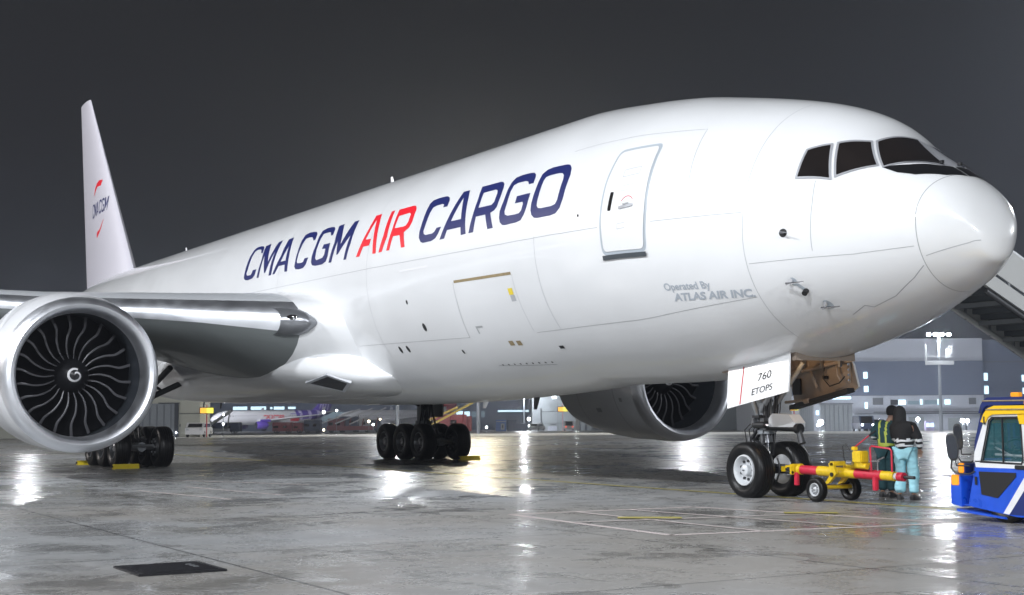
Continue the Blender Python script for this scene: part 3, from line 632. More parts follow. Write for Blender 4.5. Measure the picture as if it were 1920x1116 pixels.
# taxi light pod and towing arm on the front of the strut
g = MB()
g.prism([(-5.72, 1.36), (-5.0, 1.36), (-4.98, 1.44), (-5.14, 1.60), (-5.62, 1.62), (-5.72, 1.52)], -.16, .12, 'xz', 0); g.box((-5.35, 0, 1.45), (.62, .29, .03), 1)
g.tube([(-5.85, -.05, 1.36), (-5.0, -.08, 1.33)], .065, 1, 12); g.tube([(-5.0, -.08, 1.33), (-4.9, -.08, 1.33)], .10, 1, 16); g.tube([(-4.95, -.08, 1.30), (-4.86, -.08, 1.05)], [.05, .075], 2, 10)
g.build('taxi_light', [M['rim_white'], M['black'], M['dark_metal']], ng)
g = MB()
g.box((-5.5, 0, .53), (.62, .2, .13), 0, None, .03); g.tube([(-5.86, 0, .62), (-5.2, 0, .60)], .035, 1, 8); g.box((-5.22, 0, .56), (.16, .28, .07), 0, None, .015)
for s in (-.12, .12): g.tube([(-5.28, s, .5), (-5.1, s, .5)], .03, 0, 8)
g.tube([(-5.55, -.1, .75), (-5.45, -.12, .55), (-5.6, -.1, .3)], .018, 0, 8)
g.build('tow_fitting', [M['dark_metal'], M['steel']], ng)
# doors
def door(y0, y1, P, m0, name, thick=.035):
    d = MB(); n = len(P); A = [(X, y0+(y1-y0)*f, z) for X, z, f in P]; B = [(X, y+thick, z) for X, y, z in A]
    d.add(A, [list(range(n))], m0[0]); d.add(B, [list(range(n))[::-1]], m0[1])
    d.add(A+B, [(i, (i+1) % n, (i+1) % n+n, i+n) for i in range(n)], m0[2]); return d
d = door(-.82, -1.0, [(X, z, (2.76-z)/1.04) for X, z in ((-6.05, 2.50), (-5.0, 2.63), (-4.33, 2.76), (-4.27, 2.35), (-4.25, 2.02), (-5.94, 1.72), (-6.0, 2.1))], (0, 1, 0), 'd')
def onD(X, z): return (X, -.82-.18*(2.76-z)/1.04-.005, z)
vs, fs, w = text_poly('760', .15, ext=.008, sx=1.25); d.add([onD(-5.13+v[0], 2.23+v[1]+v[0]*.19) for v in vs], fs, 2)
vs, fs, w = text_poly('ETOPS', .125, ext=.008, sx=1.18); d.add([onD(-5.26+v[0], 1.965+v[1]+v[0]*.19) for v in vs], fs, 2)
d.add([onD(-5.585, 1.80), onD(-5.555, 1.805), onD(-5.565, 2.52), onD(-5.595, 2.52)], [(0, 1, 2, 3)], 3)
d.build('nose_gear_door', [M['white_paint'], M['primer_tan'], M['black'], M['placard_red']], plane)
d = door(.84, .98, [(-6.25, 2.48, 0), (-4.52, 2.70, 0), (-4.44, 2.55, .2), (-4.43, 2.12, 1), (-4.55, 2.05, 1), (-6.2, 1.70, 1)], (1, 0, 0), 'd', .05)
d.prism([(-6.2, 1.78), (-4.55, 2.10), (-4.55, 2.02), (-6.2, 1.69)], .80, 1.0, 'xz', 2)
d.box((-6.02, .86, 2.15), (.22, .04, .32), 4); d.box((-5.2, .86, 2.32), (.14, .02, .06), 4)
d.tube([(-6.15, .72, 2.40), (-5.3, .74, 2.52), (-4.6, .78, 2.64)], .05, 3, 8); d.tube([(-5.55, .74, 2.62), (-5.46, .78, 2.3), (-5.40, .82, 2.12)], .03, 3, 6); d.tube([(-6.2, .7, 1.84), (-5.7, .78, 1.88)], .028, 3, 8); d.tube([(-5.72, .78, 1.85), (-5.62, .8, 1.87)], .05, 3, 8)
d.tube([(-5.15, .8, 2.55), (-5.2, .8, 2.3), (-5.0, .78, 2.14), (-4.75, .8, 2.2), (-4.6, .8, 2.32)], .012, 4, 6); d.tube([(-4.82, .8, 2.6), (-4.8, .8, 2.35), (-4.72, .8, 2.24)], .02, 3, 6)
d.box((-4.52, .84, 2.4), (.05, .05, .4), 3, None, .01)
for k in range(4): d.tube([(-4.52, .81, 2.25+k*.1), (-4.5, .80, 2.25+k*.1)], .02, 5, 8)
d.build('nose_gear_door', [M['white_paint'], M['primer_tan'], M['dark_metal'], M['primer_tan'], M['black'], M['chrome']], plane)
b = MB(); X0, X1 = -6.4, -4.25
b.add([(X0, -.74, 2.42), (X1, -.74, 2.6), (X1, .74, 2.6), (X0, .74, 2.42), (X0, -.7, 3.5), (X1, -.7, 3.5), (X1, .7, 3.5), (X0, .7, 3.5)], [(4, 5, 6, 7), (0, 1, 5, 4), (1, 2, 6, 5), (2, 3, 7, 6), (3, 0, 4, 7)], 0)
for k in range(4): b.box((-6.1+k*.5, .68, 2.95), (.06, .05, .9), 1)
b.tube([(-6.2, .55, 2.7), (-4.5, .55, 2.8)], .05, 1, 8); b.tube([(-6.2, .3, 3.0), (-4.5, .3, 3.0)], .04, 1, 8)
b.build('wheel_well', [M['primer_tan'], M['steel']], plane)
lb = MB(); lb.lathe([(0, .001), (0, .04), (.03, .045), (.06, .001)], (-5.0, -.3, 2.74), 'z', 12, 0)
mk('bay_lamp', (1, .7, .4), emit=(1, .62, .3), es=20)
bl = lb.build('wheel_well_lamp', M['bay_lamp'], plane)
lamp('wheel_well_light', 'POINT', (-5.0, -.35, 2.62), 16, (1, .66, .36), size=.05, parent=plane)

def main_gear(sg):
    G = thing('main_gear', None, None); G.parent = plane; y0 = sg*5.49
    for i, X in enumerate((-30.33, -31.8, -33.27)):
        for s in (-1, 1):
            o = (X, y0+s*.70, .655)
            tyre_mb(o, .668, .50, 1, 36).build('tyre', M['tyre'], G)
            r = rim_mb(o, .668, .50, s); r.lathe([(-.16*s, .35), (-.20*s, .30), (-.26*s, .28), (-.27*s, .08)], o, 'y', 24, 1)
            for k in range(8):
                a = k*2*PI/8; r.tube([(o[0]+.24*math.cos(a), o[1]-.2*s, o[2]+.24*math.sin(a)), (o[0]+.24*math.cos(a), o[1]-.31*s, o[2]+.24*math.sin(a))], .035, 0, 8)
            r.build('wheel_rim', [M['steel'], M['dark_metal']], G)
    b = MB(); b.tube([(-30.2, y0, .66), (-33.4, y0, .66)], .15, 0, 14)
    for X in (-30.33, -31.8, -33.27):
        b.tube([(X, y0-.62, .655), (X, y0+.62, .655)], .09, 1, 12)
        b.tube([(X+.02, y0-.2, .9), (X+.02, y0+.2, .9)], .03, 2, 8)
    b.tube([(-30.4, y0+.1, .95), (-31.5, y0+.1, 1.0)], .03, 2, 8); b.tube([(-30.1, y0-.35, .7), (-30.1, y0+.35, .7)], .05, 1, 8)
    b.build('bogie_beam', [M['gear_grey'], M['steel'], M['dark_metal']], G)
    b = MB(); b.tube([(-31.8, y0, .7), (-31.78, y0, 1.5)], .13, 1, 16); b.tube([(-31.78, y0, 1.3), (-31.7, y0, 3.9)], [.21, .25], 0, 18); b.tube([(-31.78, y0, 1.28), (-31.78, y0, 1.42)], .27, 0, 18)
    b.tube([(-31.6, y0, 1.6), (-31.2, y0, 1.25), (-31.5, y0, .85)], .06, 2, 8)
    for s in (-.12, .12): b.tube([(-31.55, y0+s, 2.4), (-31.1, y0+s, 1.5), (-30.6, y0+s*.4, .85)], .035, 2, 8)
    b.build('shock_strut', [M['gear_grey'], M['chrome'], M['dark_metal']], G)
    b = MB(); b.tube([(-31.75, y0, 1.95), (-31.5, y0-sg*2.4, 3.1)], .10, 0, 10); b.tube([(-31.6, y0, 1.9), (-29.2, y0-sg*.6, 3.2)], .10, 0, 10); b.tube([(-31.75, y0-sg*1.1, 2.5), (-31.7, y0, 3.2)], .05, 0, 8)
    b.build('side_brace', [M['dark_metal']], G)
    b = MB(); rn = random.Random(5)
    for k in range(9):
        yy = y0-.22+.05*k; b.tube([(-31.5, yy, 2.6), (-31.3-rn.random()*.2, yy, 1.8), (-31.4-rn.random()*.3, yy*1.0, 1.2), (-30.9, yy, 1.05), (-30.5, yy, .8)], .018, 0, 6)
    b.build('hydraulic_hose', [M['hydraulic']], G)
    b = MB(); b.add([(-30.9, y0+sg*.42, 3.9), (-32.7, y0+sg*.42, 3.9), (-32.5, y0+sg*.46, 1.55), (-31.1, y0+sg*.46, 1.55), (-30.9, y0+sg*.48, 3.9), (-32.7, y0+sg*.48, 3.9), (-32.5, y0+sg*.52, 1.55), (-31.1, y0+sg*.52, 1.55)],
                    [(0, 1, 2, 3), (7, 6, 5, 4), (0, 4, 5, 1), (1, 5, 6, 2), (2, 6, 7, 3), (3, 7, 4, 0)], 0); b.build('strut_door', [M['wing_grey']], G)
main_gear(-1); main_gear(1)
# the opened wheel doors and rods under the wing beside the near gear
b = MB()
b.tube([(-30.2, -6.6, 3.5), (-31.0, -7.6, 2.0)], .09, 0, 8); b.tube([(-30.5, -5.6, 3.6), (-31.2, -7.9, 1.9)], .07, 0, 8); b.tube([(-30.8, -6.3, 2.7), (-30.6, -7.3, 2.9)], .05, 0, 8)
b.build('gear_door_rod', [M['dark_metal']], plane)

# ------------------------------------------------------------------ wheel chocks
def chock(label, x, y, rz, w, grp):
    c = MB(); c.prism([(-.13, 0), (.13, 0), (.07, .15), (-.07, .15)], -w/2, w/2, 'xz', 0); c.tube([(0, -w/2-.01, .075), (0, -w/2-.05, .075)], .03, 1, 8)
    for s in (-.3, 0, .3): c.box((0, s*w, .152), (.12, .03, .008), 1)
    o = c.build('wheel_chock', [M['yellow_chock'], M['black']]); o.location = (x, y, 0); o.rotation_euler.z = rz; return tag(o, label, 'wheel chock', grp)
GC = 'yellow chocks at the main wheels'
chock('yellow chock in front of the near main gear, right below the near engine', -29.46, -6.2, 0, .8, GC)
chock('yellow chock behind the rearmost wheels of the near main gear, half hidden', -34.12, -6.2, 0, .8, GC)
chock('yellow chock in front of the far main gear, at the right edge of its tyres', -29.46, 6.2, 0, .8, GC)

# ------------------------------------------------------------------ yellow and red tow bar, from the nose gear towards the tractor
tb = thing('tow_bar', 'yellow and red tow bar on two small wheels hooked to the nose gear', 'tow bar', (-4.2, 0, 0))
TB0, TB1 = Vector((-1.0, 0, .56)), Vector((1.60, .10, .50))  # local ends
def onbar(f): return TB0+(TB1-TB0)*f
b = MB()
def seg(a, c, r, m): b.tube([onbar(a), onbar(c)], r, m, 14)
seg(0, .06, .045, 0); seg(.055, .085, .10, 0); seg(.085, .26, .085, 1); seg(.26, .62, .095, 0); seg(.62, .86, .09, 1); seg(.86, .97, .085, 0); seg(.97, 1.0, .06, 2); seg(1.0, 1.05, .08, 1); seg(1.05, 1.14, .03, 3)
b.build('bar_tube', [M['yellow_paint'], M['tow_red'], M['rim_white'], M['dark_metal']], tb)
b = MB()
for s in (-.2, .2): b.box((-1.02, s*.5, .56), (.2, .04, .14), 0, None, .01)
b.box((-.93, 0, .56), (.06, .3, .2), 0, None, .01); b.box((-.86, -.06, .38), (.09, .05, .24), 1); b.box((-1.14, -.1, .56), (.16, .05, .10), 0)
b.build('tow_head', [M['yellow_paint'], M['tow_red']], tb)
b = MB(); b.tube([(.08, -.42, .26), (.08, .42, .26)], .04, 0, 10)
for s in (-.17, .17):
    b.prism([(.02, .30), (.16, .34), (.36, .52), (.26, .72), (.16, .70), (.22, .52)], s-.03, s+.03, 'xz', 0)
    b.tube([(.25, s-.05, .5), (.25, s+.05, .5)], .04, 1, 10)
b.prism([(.2, .66), (.3, .66), (.3, .74), (.2, .74)], -.2, .2, 'xz', 0)
b.build('axle_bracket', [M['yellow_paint'], M['black']], tb)
for s in (-1, 1):
    o = (.08, s*.42, .225); tyre_mb(o, .225, .16, 1, 28).build('tyre', M['tyre'], tb)
    rim_mb(o, .225, .16, s).build('wheel_rim', [M['rim_white'], M['steel']], tb)
b = MB(); b.tube([(.5, -.05, .68), (1.0, -.05, .66)], .05, 0, 12); b.box((.82, 0, .70), (.24, .2, .05), 0, None, .01); b.box((.80, -.02, .83), (.24, .2, .22), 0, None, .02)
b.box((.66, -.02, .98), (.09, .09, .07), 0, None, .01); b.tube([(.66, -.02, 1.0), (1.02, .0, 1.22)], .012, 1, 8); b.tube([(1.02, .0, 1.22), (1.16, .01, 1.30)], .018, 2, 8)
b.tube([(.62, -.08, .92), (.52, -.1, 1.06), (.44, -.1, 1.02), (.45, -.08, .78), (.5, -.05, .7)], .011, 2, 6); b.tube([(.6, -.16, .72), (.74, -.16, .72)], .035, 3, 8)
b.build('hand_pump', [M['yellow_paint'], M['tow_red'], M['black'], M['steel']], tb)
b = MB(); b.tube([(1.10, -.05, .60), (1.08, -.05, 1.0), (1.12, -.05, 1.03), (1.56, -.05, .99), (1.60, -.05, .95), (1.60, -.05, .58)], .017, 0, 8); b.tube([(1.26, -.05, .6), (1.26, -.05, .78), (1.42, -.05, .84)], .014, 1, 6); b.tube([(1.1, -.05, .76), (1.3, -.05, .76)], .014, 1, 6)
b.build('handle', [M['tow_red'], M['steel']], tb)
b = MB(); b.box((1.14, 0, .36), (.10, .08, .24), 0, None, .015); b.build('stand_leg', [M['tow_red']], tb)

# ------------------------------------------------------------------ tow tractors
mk('tug_white', (.74, .75, .76), .34, coat=.4, var=.12, vscale=6, rvar=.1); mk('tug_blue', (.005, .075, .56), .34, coat=.4, var=.3, vscale=5, rvar=.12); mk('tug_navy', (.006, .02, .13), .35, coat=.4)
mk('tug_yellow', (.85, .52, .01), .3, coat=.5); mk('cab_glass', (.03, .12, .14), .05, spec=.7, alpha=.5); mk('cab_dark', (.02, .03, .035), .5); mk('amber', (.9, .35, .02), .25, coat=.5, emit=(1, .4, .02), es=.25)
mk('mirror_glass', (.45, .47, .5), .12, metal=1); mk('seat_fabric', (.05, .06, .07), .8); mk('seat_silver', (.5, .5, .52), .3)
def tractor(name, label, loc, second=False):
    T = thing(name, label, 'tow tractor', loc, 0, None)
    blue, wh, ye = ('tug_navy', 'tug_navy', 'tug_navy') if second else ('tug_blue', 'tug_white', 'tug_yellow')
    Wd = 1.7; L = 3.6
    b = MB()  # lower body shell (X from 0)
    b.prism([(.12, .24), (1.2, .10), (L, .10), (L, .78), (1.35, .80), (.44, .80), (.30, .24)], 0, Wd, 'xz', 0)
    b.prism([(.46, .80), (1.42, .80), (1.42, .90), (.44, .90)], .0, Wd, 'xz', 1)
    b.prism([(.95, .14), (1.06, .13), (1.58, .80), (1.44, .80)], -.006, -.0, 'xz', 1)
    b.prism([(1.06, .13), (L, .11), (L, .80), (1.58, .80)], -.005, 0, 'xz', 2)
    b.prism([(.10, .17), (1.0, .09), (1.02, .06), (.12, .13)], -.05, Wd+.05, 'xz', 0)
    b.prism([(.52, .74), (1.2, .74), (1.2, .68), (.86, .36), (.56, .40)], -.012, -.0, 'xz', 3)
    b.build('body', [M[blue], M[wh], M['tug_navy'], M['black']], T)
    b = MB()
    b.prism([(0, .24), (.20, .20), (.20, .66), (0, .68)], -.04, Wd+.04, 'xz', 0); b.box((.06, Wd/2, .45), (.2, .5, .12), 1)
    b.build('bumper', [M[blue], M['dark_metal']], T)
    b = MB(); b.box((.09, -.03, .60), (.15, .06, .16), 0, None, .015); b.build('indicator_lamp', [M['amber']], T)
    b = MB()  # cab frame: pillars, door
    O = [(.42, .88), (.44, 1.02), (.66, 1.54), (.74, 1.60), (1.72, 1.60), (1.72, .88)]
    win = [(.60, .95), (.585, .90), (1.30, .885), (1.325, .93), (1.30, 1.50), (1.27, 1.535), (.80, 1.53), (.75, 1.49)]
    def framed(y0, y1):
        vs, fs = flat_fill([O[:], win], 5)
        b.add([(u, y0, v) for u, v in vs], fs, 0); b.add([(u, y1, v) for u, v in vs], fs, 0)
        n = len(win); b.add([(u, y0, v) for u, v in win]+[(u, y1, v) for u, v in win], [(i, (i+1) % n, (i+1) % n+n, i+n) for i in range(n)], 1)
        n = len(O); b.add([(u, y0, v) for u, v in O]+[(u, y1, v) for u, v in O], [(i, (i+1) % n, (i+1) % n+n, i+n) for i in range(n)], 0)
    framed(Wd-.05, Wd); b.build('side_frame', [M[wh], M['black']], T); b = MB(); framed(0, .05)
    so = [tuple(p) for p in grow([(u, v) for u, v in win], .028, 1.0)]
    vs, fs = flat_fill([so, win], 5); b.add([(u, -.006, v) for u, v in vs], fs, 1)
    b.prism([(1.40, .72), (1.47, .72), (1.47, 1.56), (1.40, 1.56)], -.004, .0, 'xz', 1)
    b.box((1.30, -.014, .82), (.22, .02, .06), 1, None, .01)
    for zz in (.6, 1.5): b.tube([(.47+(.2 if zz > 1 else 0), -.02, zz-.06), (.47+(.2 if zz > 1 else 0), -.02, zz+.06)], .018, 1, 8)
    b.build('cab_door', [M[wh], M['black']], T)
    b = MB(); n = len(win)
    for y in (.025, Wd-.025): g_ = MB(); g_.add([(u, y, v) for u, v in win], [list(range(n))], 0); g_.build('window', M['cab_glass'], T)
    b.add([(.45, .05, 1.0), (.45, Wd-.05, 1.0), (.70, Wd-.05, 1.56), (.70, .05, 1.56)], [(0, 1, 2, 3)], 0); b.build('windscreen', M['cab_glass'], T); b = MB()
    b.add([(1.52, -.0, .92), (1.72, -.0, .92), (1.72, -.0, 1.54), (1.52, -.0, 1.54)], [(0, 1, 2, 3)], 0)
    b.build('window', [M['cab_glass']], T)
    b = MB(); b.box((.985, -.006, 1.21), (.022, .02, .64), 0); b.build('window_bar', [M['black']], T)
    b = MB(); b.prism([(.60, 1.48), (.66, 1.60), (.74, 1.68), (.86, 1.72), (L*.62, 1.72), (L*.62, 1.62), (1.40, 1.60), (.82, 1.59), (.74, 1.55), (.68, 1.46)], -.03, Wd+.03, 'xz', 0)
    b.prism([(1.30, 1.45), (1.42, 1.45), (1.42, 1.61), (1.26, 1.61)], -.012, .0, 'xz', 0)
    b.tube([(.72, -.035, 1.665), (L*.6, -.035, 1.665)], .012, 1, 6)
    b.box((1.28, .3, 1.76), (.22, .1, .07), 2, None, .01)
    b.build('roof', [M[ye], M['rust'], M['amber']], T)
    b = MB(); b.box((1.15, .45, .92), (.45, .5, .14), 0, None, .04); b.box((1.36, .45, 1.15), (.12, .5, .45), 0, None, .04)
    b.box((.62, .8, 1.0), (.25, 1.5, .12), 1, None, .03)
    b.ring([[(.82+.1*math.sin(t)*.3, .45+.19*math.cos(t)+0, 1.12+.19*math.sin(t)*.5+r_*math.sin(q)) for t in np.linspace(0, 2*PI, 21)[:-1]] for q, r_ in ((0, .015), (2, .015), (4, .015), (6.28, .015))], 2)
    b.tube([(.72, .45, .95), (.82, .45, 1.12)], .02, 1, 8); b.box((1.05, 1.2, .98), (.5, .4, .12), 3, None, .03); b.tube([(.66, .1, 1.0), (1.2, .16, .98)], .02, 3, 8); b.tube([(.7, .16, 1.1), (1.05, .2, .95)], .015, 3, 8)
    b.box((1.68, Wd/2, 1.2), (.05, Wd-.1, .7), 1)
    b.build('cab_interior', [M['seat_fabric'], M['cab_dark'], M['black'], M['seat_silver']], T)
    # mirror
    mm = MB(); c = Vector((.10, -.10, 1.10)); q = Matrix.Rotation(math.radians(-9), 3, 'Y') @ Matrix.Rotation(math.radians(38), 3, 'Z')
    E = lambda s, y: [c+q@Vector((.085*s*math.copysign(abs(math.cos(a))**.7, math.cos(a)), y, .21*s*math.copysign(abs(math.sin(a))**.7, math.sin(a)))) for a in np.linspace(0, 2*PI, 25)[:-1]]
    mm.ring([E(.8, .07), E(1, .04), E(1, -.02), E(.86, -.025)], 0, True, True, (True, False)); mm.ring([E(.86, -.024), E(.001, -.024)], 1)
    mm.tube([(.06, -.06, .95), (.05, -.08, .78), (.14, -.08, .70), (.40, -.06, .70), (.45, -.01, .74)], .012, 0, 8); mm.tube([(.12, -.06, .93), (.16, -.08, .82), (.40, -.06, .82)], .012, 0, 8)
    mm.build('mirror', [M['black'], M['mirror_glass']], T)
    for X in (.95, 2.9):
        for y in (.12, Wd-.12):
            o = (X, y, .36); tyre_mb(o, .36, .24, 1, 28).build('tyre', M['tyre'], T); rim_mb(o, .36, .24, -1 if y < 1 else 1).build('wheel_rim', [M['rim_white'], M['steel']], T)
    return T
tractor('tow_tractor', 'low tow tractor with yellow roof, white cab and bright blue body at right edge', (.20, -1.62, 0))
T2 = tractor('tow_tractor', 'dark blue tow tractor behind the yellow roofed one, only roof and mirror showing', (-1.93, .9, 0), True)
for ch in T2.children:
    pass
T2.scale = (.80, 1.0, 1.09)

# ------------------------------------------------------------------ people
def skin(name, nodes, edges, mats, parent=None, sub=2, assign=None, root=None, keep=True):
    me = bpy.data.meshes.new(name); ks = list(nodes); me.from_pydata([nodes[k][0] for k in ks], [(ks.index(a), ks.index(b)) for a, b in edges], [])
    o = bpy.data.objects.new(name, me); sc.collection.objects.link(o)
    o.modifiers.new('s', 'SKIN'); me.update()
    for i, k in enumerate(ks):
        r = nodes[k][1]; r = r if isinstance(r, tuple) else (r, r)
        me.skin_vertices[0].data[i].radius = r; me.skin_vertices[0].data[i].use_root = (k == (root or ks[0]))
    o.modifiers['s'].use_smooth_shade = True; o.modifiers['s'].branch_smoothing = .3
    ss = o.modifiers.new('u', 'SUBSURF'); ss.levels = sub; ss.render_levels = sub
    dg = bpy.context.evaluated_depsgraph_get(); m2 = bpy.data.meshes.new_from_object(o.evaluated_get(dg)); m2.name = name
    o.modifiers.clear(); o.data = m2; bpy.data.meshes.remove(me)
    m2.materials.clear()
    for m in (mats if isinstance(mats, (list, tuple)) else [mats]): m2.materials.append(m)
    for f in m2.polygons:
        f.use_smooth = True
        if assign: f.material_index = assign(f.center)
        else: f.material_index = 0
    if name in ('jacket', 'trousers'):       # folds in the cloth
        for v in m2.vertices:
            q = v.co; f = noise.noise(Vector((q.x*9, q.y*9, q.z*16)))*.6+noise.noise(Vector((q.x*20+5, q.y*20, q.z*30)))*.35
            v.co = q+v.normal*f*(.022 if name == 'trousers' else .014)
    if parent: o.parent = parent
    return o
mk('skin_tone', (.32, .18, .12), .5); mk('black_cloth', (.010, .010, .011), .85, bump=.3, bscale=30); mk('teal_cloth', (.012, .055, .068), .8, bump=.3, bscale=30, var=.2)
mk('pale_blue_cloth', (.36, .70, .80), .75, bump=.5, bscale=16, var=.1); mk('reflective', (.7, .72, .74), .4); mk('hi_vis', (.50, .60, .10), .5); mk('dark_hair', (.01, .008, .007), .6); mk('shoe', (.012, .012, .013), .5)
def person(label, loc, rz, pose, jacket, trousers, H=1.0):
    # local frame: facing +x, z up, feet on z=0
    P = dict(pose)
    def fingers(w, d, tag_, side):
        N = {}; E = []; d = Vector(d).normalized(); up = Vector((0, 0, 1)); s = d.cross(up).normalized()
        if s.length < .1: s = Vector((0, 1, 0))
        palm = Vector(w)+d*.055; N[tag_+'palm'] = (tuple(palm), (.040, .022)); E.append((tag_+'wrist', tag_+'palm'))
        cur = s.cross(d).normalized()
        for i, (off, ln) in enumerate(((-.030, .062), (-.010, .074), (.011, .070), (.031, .054))):
            a = palm+d*.035+s*off; b_ = a+d*ln*.5+cur*-.012; c_ = b_+d*ln*.3+cur*-.03
            for q, v, r in (('a', a, .010), ('b', b_, .009), ('c', c_, .0075)): N[f'{tag_}f{i}{q}'] = (tuple(v), r)
            E += [(tag_+'palm', f'{tag_}f{i}a'), (f'{tag_}f{i}a', f'{tag_}f{i}b'), (f'{tag_}f{i}b', f'{tag_}f{i}c')]
        a = palm-s*.04*side-d*.02; b_ = a-s*.02*side+d*.035
        N[tag_+'ta'] = (tuple(a), .012); N[tag_+'tb'] = (tuple(b_), .010); E += [(tag_+'palm', tag_+'ta'), (tag_+'ta', tag_+'tb')]
        return N, E
    N = {'pelvis': (P['pelvis'], (.13, .10)), 'waist': (P['waist'], (.115, .09)), 'chest': (P['chest'], (.13, .095)), 'neckb': (P['neckb'], .07), 'neck': (P['neck'], .055),
         'jaw': (tuple(Vector(P['neck'])*.45+Vector(P['head'])*.55), (.07, .075)), 'head': (P['head'], (.082, .095)), 'crown': (tuple(Vector(P['head'])+Vector((0, 0, .085))), .06)}
    E = [('pelvis', 'waist'), ('waist', 'chest'), ('chest', 'neckb'), ('neckb', 'neck'), ('neck', 'jaw'), ('jaw', 'head'), ('head', 'crown')]
    fd = Vector(P.get('face', (1, 0, 0))).normalized(); hd = Vector(P['head'])
    N['nose'] = (tuple(hd+fd*.105+Vector((0, 0, -.02))), .014); E.append(('head', 'nose'))
    for s, t in ((1, 'l'), (-1, 'r')):
        A = P[t+'arm']; Lg = P[t+'leg']
        N[t+'sh'] = (A[0], .036); N[t+'el'] = (A[1], .042); N[t+'wrist'] = (A[2], .030); E += [('chest', t+'sh'), (t+'sh', t+'el'), (t+'el', t+'wrist')]
        n2, e2 = fingers(A[2], A[3], t, s); N.update(n2); E += e2
        N[t+'hip'] = (Lg[0], .092); N[t+'kn'] = (Lg[1], .058); N[t+'an'] = (Lg[2], .040); N[t+'toe'] = (Lg[3], .034)
        E += [('pelvis', t+'hip'), (t+'hip', t+'kn'), (t+'kn', t+'an'), (t+'an', t+'toe')]
    body = skin('person', N, E, M['skin_tone'], None, 1)
    fb_ = MB()
    body.location = loc; body.rotation_euler.z = rz; body.scale = (H, H, H)
    tag(body, label, 'person')
    # jacket
    Vv = lambda k: Vector(N[k][0])
    J = {'waist': (tuple(Vv('pelvis')+Vector((0, 0, -.06))), (.20, .165)), 'mid': (tuple(Vv('waist')), (.195, .165)), 'chest': (tuple(Vv('chest')), (.19, .16)), 'nb': (tuple(Vv('neckb')), .125)}
    JE = [('waist', 'mid'), ('mid', 'chest'), ('chest', 'nb')]
    for t in 'lr':
        J[t+'s'] = (tuple(Vv(t+'sh')), .11); J[t+'e'] = (tuple(Vv(t+'el')), .080); J[t+'w'] = (tuple(Vv(t+'wrist')*.93+Vv(t+'el')*.07), .050)
        JE += [('chest', t+'s'), (t+'s', t+'e'), (t+'e', t+'w')]
    skin('jacket', J, JE, jacket[0], body, 3, jacket[1], 'waist')
    T_ = {'pel': (tuple(Vv('pelvis')), (.165, .14))}; TE = []
    for t in 'lr':
        k, a = Vv(t+'kn'), Vv(t+'an'); w1 = .012 if t == 'l' else -.008
        T_[t+'h'] = (tuple(Vv(t+'hip')), .128); T_[t+'t1'] = (tuple(Vv(t+'hip')*.66+k*.34), .128+w1); T_[t+'t'] = (tuple(Vv(t+'hip')*.33+k*.67), .102); T_[t+'k'] = (tuple(k), .112-w1); T_[t+'c1'] = (tuple(k*.66+a*.34), .092); T_[t+'c'] = (tuple(k*.33+a*.67), .106+w1); T_[t+'a'] = (tuple(a+Vector((0, 0, .03))), .092)
        TE += [('pel', t+'h'), (t+'h', t+'t1'), (t+'t1', t+'t'), (t+'t', t+'k'), (t+'k', t+'c1'), (t+'c1', t+'c'), (t+'c', t+'a')]
    skin('trousers', T_, TE, trousers, body, 3, None, 'pel')
    for t in 'lr':
        a, b_ = Vv(t+'an'), Vv(t+'toe'); s = MB(); d = (b_-a); d.z = 0; d.normalize(); sd = Vector((-d.y, d.x, 0)); R = []
        for u, w, h in ((-.09, .03, .07), (-.07, .045, .10), (0, .048, .11), (.08, .05, .07), (.15, .048, .055), (.19, .03, .04)):
            c = Vector((a.x, a.y, 0))+d*u; R.append([c+sd*w+Vector((0, 0, .002)), c+sd*w+Vector((0, 0, h*.7)), c+sd*w*.5+Vector((0, 0, h)), c-sd*w*.5+Vector((0, 0, h)), c-sd*w+Vector((0, 0, h*.7)), c-sd*w+Vector((0, 0, .002))])
        s.ring(R, 0, True, True, (True, True)); s.build('shoe', M['shoe'], body)
    return body, N
# right person: hooded black jacket, pale blue trousers, seen from behind and leaning to the left one
FX_, FY_ = Vector((-.30, .95, 0)).normalized(), None
def LP(f, l, u): return (f, l, u)   # forward, left, up in the local frame
pA = {'pelvis': LP(-.02, 0, .93), 'waist': LP(.0, .02, 1.08), 'chest': LP(.05, .07, 1.30), 'neckb': LP(.10, .10, 1.45), 'neck': LP(.13, .12, 1.50), 'head': LP(.17, .15, 1.61), 'face': (.8, .6, -.3),
      'larm': [LP(.09, .25, 1.37), LP(.20, .27, 1.12), LP(.38, .12, 1.10), (.6, -.6, .1)], 'rarm': [LP(.02, -.14, 1.36), LP(-.10, -.29, 1.12), LP(-.02, -.27, .93), (.5, .1, -.8)],
      'lleg': [LP(-.01, .10, .88), LP(.05, .12, .50), LP(-.02, .13, .09), LP(.12, .15, .04)], 'rleg': [LP(-.02, -.10, .88), LP(.03, -.13, .50), LP(-.03, -.14, .09), LP(.11, -.17, .04)]}
def strA(c):
    z = c[2]
    if (.985 < z < 1.035 or 1.08 < z < 1.13) and abs(c[1]) < .6: return 1
    return 0
rzA = math.atan2(.86, -.42)
bA, NA = person('person in a black hooded jacket with reflective bands and pale blue trousers', (-3.62, 1.35, 0), rzA, pA, ([M['black_cloth'], M['reflective']], strA), M['pale_blue_cloth'], 1.0)
h = MB(); hc = Vector(pA['head']); R = []
for i, (dz, r, dx) in enumerate(((-.24, .17, -.04), (-.18, .15, -.035), (-.12, .135, -.03), (-.05, .132, -.02), (.03, .125, -.01), (.09, .10, 0), (.13, .06, .0), (.145, .01, 0))):
    R.append([hc+Vector((dx+r*math.cos(a), r*.92*math.sin(a), dz)) for a in np.linspace(0, 2*PI, 21)[:-1]])
